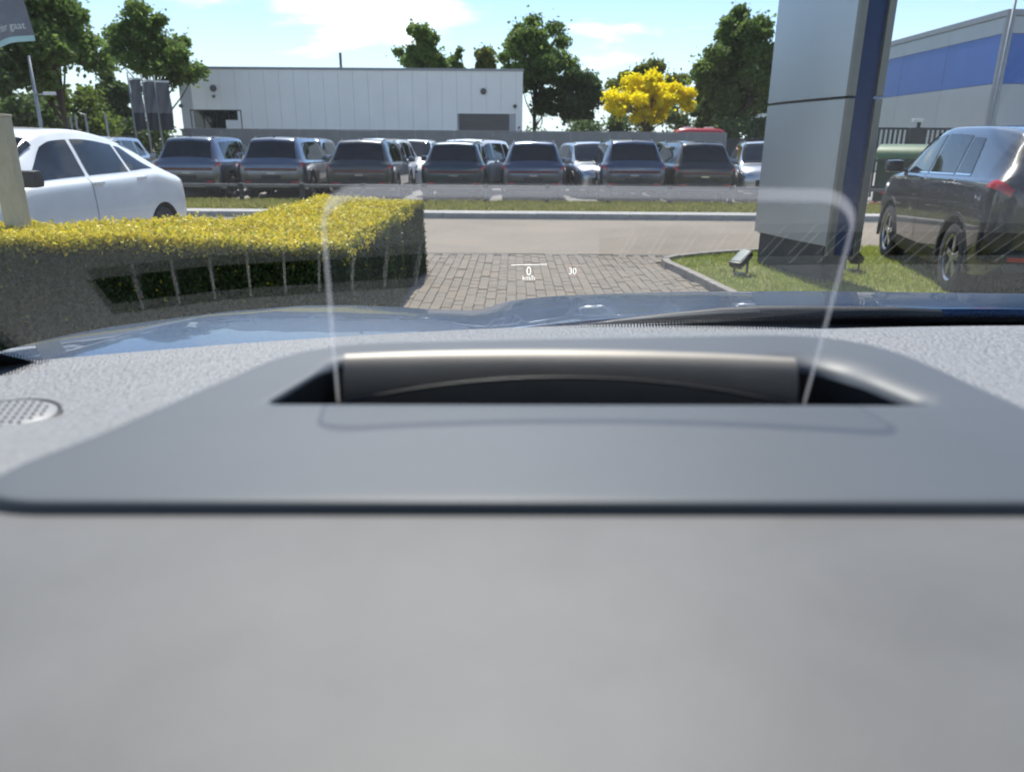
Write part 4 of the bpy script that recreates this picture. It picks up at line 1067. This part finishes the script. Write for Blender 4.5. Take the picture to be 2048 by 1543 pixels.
# bright glass seal along the base on the right
own(MB().tube([ws_hit(px, 649.5 + (1640 - px) * .004 if px > 1500 else 650 + (1500 - px) * .02, .004) for px in np.linspace(1480, 2300, 30)], .0012, 6), 'glass_seal', mat('seal_grey', (.45, .45, .47), .4), None, True)

# ------------------------------------------------------------------ dashboard
M_dash = mat('dash_leather', (.205, .205, .21), .48, var=.24, vscale=280, vdetail=2, bump=1.0, bscale=300, bdetail=2, bdist=.0026, stretch=(1, .7, 1))
M_dashn = mat('dash_soft', (.122, .122, .123), .6, var=.12, vscale=16, bump=.25, bscale=700, bdist=.0006)
M_hump = mat('hud_housing', (.085, .095, .108), .5, spec=.4, var=.05, vscale=10, bump=.12, bscale=900, bdist=.0004)
def slotc(x): return Yb(x) - lerp_pts([(-.5, .07), (-.36, .077), (-.27, .086), (-.1, .09), (.13, .108), (.6, .114)], x)
SLOT_W = .021
pad_px = [(-80, 760), (0, 752), (180, 733), (380, 713), (600, 697), (760, 688), (1000, 676), (1300, 666), (1640, 658), (1800, 654), (2048, 651), (2300, 650)]
pad_edge = []
for px, py in pad_px:
    Yg = .6
    for _ in range(15): p = at(px, py, Yg); Yg = slotc(p.x) - .05
    pad_edge.append((p.x, p.z))
def dash_z(x, y):
    yr = slotc(x) - .05; zr = lerp_pts(pad_edge, x)
    if y <= yr:
        z = Z(-.1112); t = sstep(.19, yr - .03, y); z = z + (zr - z) * t - .012 * math.sin(math.pi * t)
    else: z = zr + (Z(-.2) - zr) * sstep(yr, yr + .03, y)
    z -= .10 * sstep(.1, -.12, y)
    return z - .09 * sstep(-.11, -.095, x) * sstep(.215, .19, x) * sstep(.285, .3, y) * sstep(.42, .4, y)
SPLIT = .245
slots = ((-.365, -.075), (.10, .78))
xcols = sorted(set(list(np.round(np.linspace(-.66, 1.4, 104), 4)) + [v for s_ in slots for v in s_]))
def yrow(k, x):
    if k <= 24: return -.15 + .6 * k / 24
    a = .45
    if k <= 34: return a + (slotc(x) - SLOT_W - a) * (k - 24) / 10
    if k <= 38: return slotc(x) - SLOT_W + 2 * SLOT_W * (k - 34) / 4
    return slotc(x) + SLOT_W + (Yb(x) + .012 - slotc(x) - SLOT_W) * (k - 38) / 6
def insl(x): return any(a - 1e-6 <= x <= b_ + 1e-6 for a, b_ in slots)
V = []; Fc = []
for k in range(45):
    for x in xcols: y = yrow(k, x); V.append((x, y, dash_z(x, y)))
n = len(xcols)
for k in range(44):
    for i in range(n - 1):
        if 34 <= k < 38 and insl(xcols[i]) and insl(xcols[i + 1]) and insl((xcols[i] + xcols[i + 1]) / 2): continue
        Fc.append((k * n + i, k * n + i + 1, (k + 1) * n + i + 1, (k + 1) * n + i))
near_f = [f for f in Fc if V[f[2]][1] < .26]; far_f = [f for f in Fc if V[f[2]][1] >= .26]
mb = MB(); mb.add(V, far_f)
dash = own(mb, 'dashboard', M_dash, None, True)
mb = MB(); mb.add(V, near_f)
own(mb, 'instrument_hood', M_dashn, None, True)
# defroster vents: a dark trough with a row of upright ribs
M_trough = mat('vent_dark', (.006, .006, .007), .7)
M_rib = mat('vent_rib', (.3, .3, .305), .5)
for (a, b_) in slots:
    xs2 = np.linspace(a, b_, 40); zt_ = lambda x, y: dash_z(x, y)
    rows = []
    for off, dz in ((-SLOT_W, 0.0005), (-SLOT_W * .9, -.05), (SLOT_W * .9, -.05), (SLOT_W, .0005)):
        rows.append([(x, slotc(x) + off, zt_(x, slotc(x) + off) + dz) for x in xs2])
    mb = MB(); mb.grid(rows)
    for e in (0, -1): mb.add([r_[e] for r_ in rows], [(0, 1, 2, 3)])
    vt = own(mb, 'defroster_vent', M_trough)
    x = a + .03
    while x < b_ - .01:
        y = slotc(x); z = zt_(x, y); tw = .43 + .4 * x
        Mx = Matrix.Translation((x, y, z)) @ Matrix.Rotation(tw * .9, 4, 'Z')
        MB().rbox((-.0011, -SLOT_W * .97 / math.cos(tw * .9), -.03), (.0011, SLOT_W * .97 / math.cos(tw * .9), -.001), .0004, M=Mx).build('rib', M_rib, vt)
        x += .0312
# round loudspeaker grilles
M_grl = mat('grille_grey', (.24, .24, .245), .5)
def speaker(cx_, cy_, r_):
    z = dash_z(cx_, cy_) + .001
    g = own(MB().lathe([(.0, r_ * 1.0), (.0022, r_ * 1.07), (-.004, r_ * 1.1)], 48, 'z', M=Matrix.Translation((cx_, cy_, z))), 'speaker_ring', M_black, None, True)
    prof = [(.0035, .001), (.0034, r_ * .6), (.0028, r_ * .9), (.001, r_)]
    MB().lathe(prof, 48, 'z', M=Matrix.Translation((cx_, cy_, z))).build('speaker_grille', M_grl, g, True)
    h = MB(); st_ = .0052
    for i in range(-9, 10):
        for j in range(-9, 10):
            dx, dy = (i + .5 * (j % 2)) * st_, j * st_ * 1.35
            if math.hypot(dx, dy) > r_ * .86: continue
            h.add([(cx_ + dx + 0.0014 * math.cos(2 * math.pi * k / 8), cy_ + dy + 0.0013 * math.sin(2 * math.pi * k / 8), z + .0039) for k in range(8)], [tuple(range(8))])
    o = h.build('holes', M_trough, g); o['kind'] = 'stuff'
speaker(-.322, .437, .031); speaker(.475, .565, .052)

# ------------------------------------------------------------------ head-up display: housing, well and combiner glass
def loop(corners, rads, n=22):
    """rounded quad: corners in order, list of points (n per corner + straight runs)"""
    out = []; k = len(corners)
    for i in range(k):
        p = Vector(corners[i]); a = (Vector(corners[i - 1]) - p).normalized(); b_ = (Vector(corners[(i + 1) % k]) - p).normalized(); r_ = rads[i]
        s0 = p + a * r_; s1 = p + b_ * r_
        for j in range(n): t = j / (n - 1); out.append((1 - t) ** 2 * s0 + 2 * t * (1 - t) * p + t * t * s1)
        q = Vector(corners[(i + 1) % k]); e = q + (p - q).normalized() * rads[(i + 1) % k]
        for j in range(1, n): out.append(s1.lerp(e, j / n))
    return out
ZT = -.108
def pz(px, py, dz): q = on_z(px, py, CAMZ + dz); return (q.x, q.y)
oc = [pz(-150, 1004, ZT), pz(2500, 1006, ZT), pz(1720, 662, ZT), pz(610, 684, ZT)]
ic = [pz(532, 806, ZT), pz(1868, 808, ZT), pz(1640, 716, ZT), pz(690, 712, ZT)]
OL = loop(oc, [.038, .04, .07, .05]); IL = loop(ic, [.006, .006, .02, .012])
NL = len(OL); cen_o = sum((Vector(p) for p in OL), Vector((0, 0))) / NL; cen_i = sum((Vector(p) for p in IL), Vector((0, 0))) / NL
def onrm(L, k):
    t = (L[(k + 1) % NL] - L[k - 1]); return Vector((t.y, -t.x)).normalized()
# widths of the chamfer round the well: broad on the right and along the back
def cham(k):
    p = IL[k] - cen_i
    back = sstep(.005, .03, p.y); right = sstep(.085, .13, p.x)
    return .002 + .006 * back + .014 * right * sstep(-.035, -.02, p.y)
def chd(k): return .0025 + .3 * (cham(k) - .002)
def frontness(k): return sstep(.27, .235, OL[k].y)
def orad(k): return .006 - .0038 * frontness(k)
rows = []
def ring(f): rows.append([f(k) for k in range(NL)])
ring(lambda k: Vector((*(IL[k]), Z(ZT - chd(k)))))
for t in (.2, .4, .6, .8, 1.0):
    a = t * math.pi / 2
    ring(lambda k, a=a: Vector((*(IL[k] + onrm(IL, k) * cham(k) * (1 - math.cos(a))), Z(ZT - chd(k) * (1 - math.sin(a))))))
for t in (.08, .2, .4, .6, .8, .93):
    ring(lambda k, t=t: Vector((*((IL[k] + onrm(IL, k) * cham(k)).lerp(OL[k] - onrm(OL, k) * orad(k), t)), Z(ZT))))
for a in (0, .3, .6, .9, 1.2, 1.5):
    ring(lambda k, a=a: Vector((*(OL[k] - onrm(OL, k) * orad(k) * (1 - math.sin(a))), Z(ZT - orad(k) * (1 - math.cos(a))))))
ring(lambda k: Vector((*(OL[k] + onrm(OL, k) * (.016 - .0145 * frontness(k))), Z(ZT - .009 - .009 * (1 - frontness(k))))))
ring(lambda k: Vector((*(OL[k] + onrm(OL, k) * (.026 - .024 * frontness(k))), Z(ZT - .012 - .06 * (1 - frontness(k))))))
mb = MB(); mb.grid([r_[::-1] for r_ in rows], 0, True)
hud = own(mb, 'head_up_display', M_hump, None, True, 75)
mb = MB(); mb.grid([[Vector((*IL[k], Z(ZT - chd(k) - .0002))) for k in range(NL)], [Vector((*(IL[k] * .99 + cen_i * .01), Z(-.19))) for k in range(NL)]], 0, True)
mb.add([Vector((*cen_i, Z(-.1895)))] + [Vector((*(p * .99 + cen_i * .01), Z(-.19))) for p in IL], [(0, 1 + k, 1 + (k + 1) % NL) for k in range(NL)]); mb.build('well', M_trough, hud)
# pale satin strips added along both flanks, a painted highlight on the housing edge
M_highlight = mat('satin_highlight', (.42, .405, .38), .4, metal=.25, var=.05, vscale=20)
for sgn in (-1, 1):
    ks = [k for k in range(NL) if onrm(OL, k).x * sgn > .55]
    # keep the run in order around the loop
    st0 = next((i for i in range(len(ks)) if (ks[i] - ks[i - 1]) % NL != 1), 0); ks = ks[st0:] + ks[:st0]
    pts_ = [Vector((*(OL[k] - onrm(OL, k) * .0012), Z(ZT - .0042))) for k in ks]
    nn_ = len(pts_); MB().tube(pts_, [.0026 * min(1, (i + 1) / 8, (nn_ - i) / 8) for i in range(nn_)], 8).build('highlight_strip', M_highlight, hud, True)
# curved bar in the well at the foot of the glass
GXC = (on_z(1152, 780, CAMZ - .12).x) - .0035
def gl_pt(a, h, off=0.0):
    """combiner glass: a -1..1 across, h 0..1 up"""
    w_ = .1165 + .001 * h; y = .350 + .013 * (1 - a * a) - .018 * h + off
    return Vector((GXC + .004 * h + a * w_, y, Z(-.1235 + .0105 * (1 - a * a) * (1 - h) + .1035 * h)))
M_lip = mat('well_lip', (.05, .047, .044), .35, var=.05)
M_carr = mat('glass_carrier', (.24, .22, .195), .5, metal=.45, var=.06, vscale=30)
rows = []
for dy, f_ in ((.003, -2.0), (.003, -.05), (.0034, .12), (.0042, .35), (.0058, .6), (.008, .8), (.0105, .92), (.0135, 1.0), (.0165, .98), (.0182, .8), (.0182, -2.0)):
    row = []
    for a in np.linspace(-.985, .985, 44):
        q_ = gl_pt(a, 0); row.append(Vector((q_.x, q_.y + dy, q_.z + f_ * (Z(-.1022) - q_.z) if f_ > 0 else q_.z + f_ * .012)))
    rows.append(row)
mb = MB(); mb.grid(rows)
for e in (0, -1): mb.add([r_[e] for r_ in rows], [tuple(range(len(rows)))])
mb.build('glass_carrier', M_carr, hud, True, 50)
# the glass itself, a bent plate with rounded upper corners
M_comb = glassmat('combiner_glass', (.975, .98, .985), gain=.7)
RC = .15
def halfw(h):
    d = (h - (1 - RC)) * .104
    if d <= 0: return 1.0
    r_ = RC * .104; return 1.0 - (r_ - math.sqrt(max(r_ * r_ - d * d, 0))) / .117
hs = [i / 12 * (1 - RC) for i in range(13)] + [1 - RC + RC * math.sin(i / 10 * math.pi / 2) for i in range(1, 11)]
def plate(off): return [[gl_pt(t * halfw(h), h, off) for t in np.linspace(-1, 1, 41)] for h in hs]
A_, B_ = plate(-.0014), plate(.0014)
mb = MB(); mb.grid(A_); mb.grid([r_[::-1] for r_ in B_])
cg = mb.build('combiner_glass', M_comb, hud, True)
# its ground edge: thick along the top, thin down the sides
M_edge2 = bpy.data.materials.new('glass_edge'); M_edge2.use_nodes = True
nt = M_edge2.node_tree; bs = nt.nodes['Principled BSDF']; bs.inputs['Base Color'].default_value = (.85, .85, .88, 1); bs.inputs['Roughness'].default_value = .35
tr_ = nt.nodes.new('ShaderNodeBsdfTransparent'); tr_.inputs[0].default_value = (.95, .95, .97, 1); tl_ = nt.nodes.new('ShaderNodeBsdfTranslucent'); tl_.inputs[0].default_value = (.9, .9, .93, 1)
m1 = nt.nodes.new('ShaderNodeMixShader'); m1.inputs[0].default_value = .88; nt.links.new(bs.outputs[0], m1.inputs[1]); nt.links.new(tl_.outputs[0], m1.inputs[2])
m2 = nt.nodes.new('ShaderNodeMixShader'); m2.inputs[0].default_value = .87; nt.links.new(m1.outputs[0], m2.inputs[1]); nt.links.new(tr_.outputs[0], m2.inputs[2])
nt.links.new(m2.outputs[0], nt.nodes['Material Output'].inputs[0])
outl = [gl_pt(-halfw(h), h) for h in hs] + [gl_pt(t * halfw(1), 1) for t in np.linspace(-1, 1, 31)[1:-1]] + [gl_pt(halfw(h), h) for h in hs[::-1]]
hh = hs + [1] * 29 + hs[::-1]
rad = [.0009 + .0019 * sstep(.86, .99, h) for h in hh]
MB().tube(outl, rad, 8).build('ground_edge', M_edge2, hud, True)
MB().tube([gl_pt(t, 0) + Vector((0, -.001, 0)) for t in np.linspace(-1, 1, 31)], .0009, 6).build('lower_edge', M_lip, hud, True)
# projected read-out: it floats ahead of the glass, as the driver sees it
M_rd = emitmat('readout_white', (1, .98, .95), 1.25)
M_rr = emitmat('readout_red', (.75, .5, .46), .75)
HY = 1.12
def hud_text(body, px, py, hpx, name, mt, sx=1.0):
    p = at(px, py, HY); k = at(px, py - hpx, HY).z - p.z
    o = text_mesh(body, k / .70, mt, name, hud)
    o.data.transform(Matrix.Diagonal((sx, 1, 1, 1))); o.rotation_euler = (R(90), 0, ROLL * 0); o.location = p; return o
hud_text('0', 1057.5, 550, 17, 'speed_digit', M_rd, .86)
hud_text('km/h', 1057.5, 560, 9.5, 'speed_unit', M_rd, .95)
hud_text('30', 1145, 548, 12.5, 'speed_limit_digits', M_rd, .9)
p0, p1 = at(1022, 530, HY), at(1094, 528.5, HY); q = .0005
mb = MB(); mb.add([p0 + Vector((0, 0, -q)), p1 + Vector((0, 0, -q)), p1 + Vector((0, 0, q)), p0 + Vector((0, 0, q))], [(0, 1, 2, 3)]); mb.build('readout_line', M_rd, hud)
pc = at(1145, 541, HY); rr = (at(1156.5, 541, HY) - pc).length
P = [[pc + Vector((r_ * math.cos(2 * math.pi * j / 40), 0, r_ * math.sin(2 * math.pi * j / 40))) for j in range(40)] for r_ in (rr * .9, rr)]
mb = MB(); mb.grid(P, 0, True); mb.build('speed_limit_ring', M_rr, hud)

# ------------------------------------------------------------------ bonnet, wings, cowl, wipers
def flake(name):
    mt = mat(name, (.012, .05, .13), .27, metal=.4, coat=.45, var=.75, vscale=330, vdetail=1)
    return mt
M_blue = flake('paint_blue')
YF = 1.4
sil = [(345, 643), (400, 634), (500, 620), (600, 611), (700, 610), (800, 614), (880, 619), (950, 621), (985, 612), (1015, 602), (1060, 596), (1120, 591), (1250, 586), (1400, 583), (1600, 582), (1800, 584), (2048, 587)]
far = [(lambda p: (p.x, p.z))(at(px, py, YF)) for px, py in sil]
far = [(-.66, far[0][1] - .003)] + far + [(1.5, far[-1][1] - .03)]
nr_px = [(110, 723), (240, 719), (360, 714), (480, 706), (600, 696), (760, 682), (900, 668), (1040, 655), (1180, 641), (1400, 627), (1600, 620), (1800, 619), (2048, 619)]
near = []
for px, py in nr_px:
    Yg = .9
    for _ in range(12): p = at(px, py, Yg); Yg = Yb(p.x) + .115
    near.append((p.x, p.z))
near = [(-.66, Z(-.236))] + near + [(1.5, near[-1][1] - .03)]
def hood_pt(x, t):
    y0 = Yb(x) + .115; zn = lerp_pts(near, x); zf = lerp_pts(far, x); y = y0 + (YF - y0) * t
    a_ = .32 + .56 * sstep(-.14, .02, x); return Vector((x, y, zn + (zf - zn) * (a_ * t + (1 - a_) * t * t)))
hx = np.linspace(-.63, 1.42, 160)
P = [[hood_pt(x, t) for x in hx] for t in np.linspace(0, 1, 40)]
P = [[p + Vector((0, .002, -.012)) for p in P[0]]] + P
for dy, dz in ((.04, -.0115), (.1, -.035), (.18, -.075), (.28, -.14), (.4, -.24), (.52, -.38), (.6, -.55)): P.append([Vector((x, YF + dy - .12 * (x - CX) ** 2 * .4, hood_pt(x, 1).z + dz)) for x in hx])
own(MB().grid(P), 'bonnet', M_blue, None, True)
# left wing: falls away beside the bonnet
P = []
for t in np.linspace(-.18, 1, 34):
    b0 = hood_pt(-.636, max(t, 0)); b0.y = Yb(-.636) + .115 + (YF - Yb(-.636) - .115) * t; row = []
    for dx, dz in ((0, -.004), (-.02, -.006), (-.06, -.022), (-.12, -.06), (-.18, -.13), (-.22, -.24), (-.235, -.5)): row.append(b0 + Vector((dx, 0, dz)))
    P.append(row)
own(MB().grid(P), 'wing', M_blue, None, True)
P = []
for t in np.linspace(-.18, 1, 20):
    b0 = hood_pt(1.4, max(t, 0)); b0.y += .0; row = [b0 + Vector((dx, 0, dz)) for dx, dz in ((.026, -.006), (.08, -.03), (.16, -.13), (.2, -.5))]; P.append(row)
own(MB().grid(P), 'wing', M_blue, None, True)
own(MB().grid([[Vector((x, 2.23, Z(-.7))) for x in (-.85, 1.6)], [Vector((x, 2.26, Z(-1.3))) for x in (-.85, 1.6)]]), 'front_bumper', M_black)
# cowl panel between glass and bonnet
cxs = np.linspace(-.62, 1.4, 60)
P = [[Vector((x, Yb(x) - .01, Z(-.222))) for x in cxs], [Vector((x, Yb(x) + .05, Z(-.235))) for x in cxs], [Vector((x, Yb(x) + .1, min(lerp_pts(near, x) - .02, Z(-.235)))) for x in cxs], [Vector((x, Yb(x) + .16, lerp_pts(near, x) - .05)) for x in cxs]]
own(MB().grid(P), 'cowl', M_black, None, True)
wp = [(1160, 651), (1230, 643), (1330, 634), (1440, 626), (1520, 623), (1640, 623.5), (1780, 624), (1880, 626)]
def wpt(px, py, dy):
    Yg = .9
    for _ in range(10): p = at(px, py, Yg); Yg = Yb(p.x) + dy
    return p
own(MB().tube([wpt(a, b_ + 5, .05) for a, b_ in wp], [.004, .006, .008, .010, .011, .011, .010, .008], 8), 'wiper_arm', M_black, None, True)
own(MB().tube([wpt(a, b_ + 1, .04) for a, b_ in wp[:5]], .0022, 6), 'wiper_blade', mat('wiper_edge', (.1, .1, .1), .35), None, True)
for px in (1147, 1230, 1376):      # washer jets on the bonnet edge
    pass

# ------------------------------------------------------------------ roof lining, pillars and rear wall that close the cabin behind the camera
M_lin = mat('headliner', (.3, .3, .29), .9, var=.05)
M_trim = mat('cabin_trim', (.05, .05, .052), .8, var=.1)
P = [[Vector((x, y, Z(.262 + .03 * sstep(.1, -.5, y)))) for x in np.linspace(-.6, 1.36, 12)] for y in np.linspace(.05, -1.6, 12)]
own(MB().grid(P), 'headliner', M_lin, None, True)
own(MB().box((-.62, -1.62, Z(-1.0)), (1.38, -1.56, Z(.29))), 'rear_seat', M_trim)
own(MB().box((-.68, -1.6, Z(-1.0)), (-.63, .1, Z(-.14))), 'door', M_trim)
own(MB().box((1.40, -1.6, Z(-1.0)), (1.45, .1, Z(-.14))), 'door', M_trim)
own(MB().box((-.63, -1.6, Z(-1.05)), (1.4, .8, Z(-1.0))), 'floor_pan', M_trim)
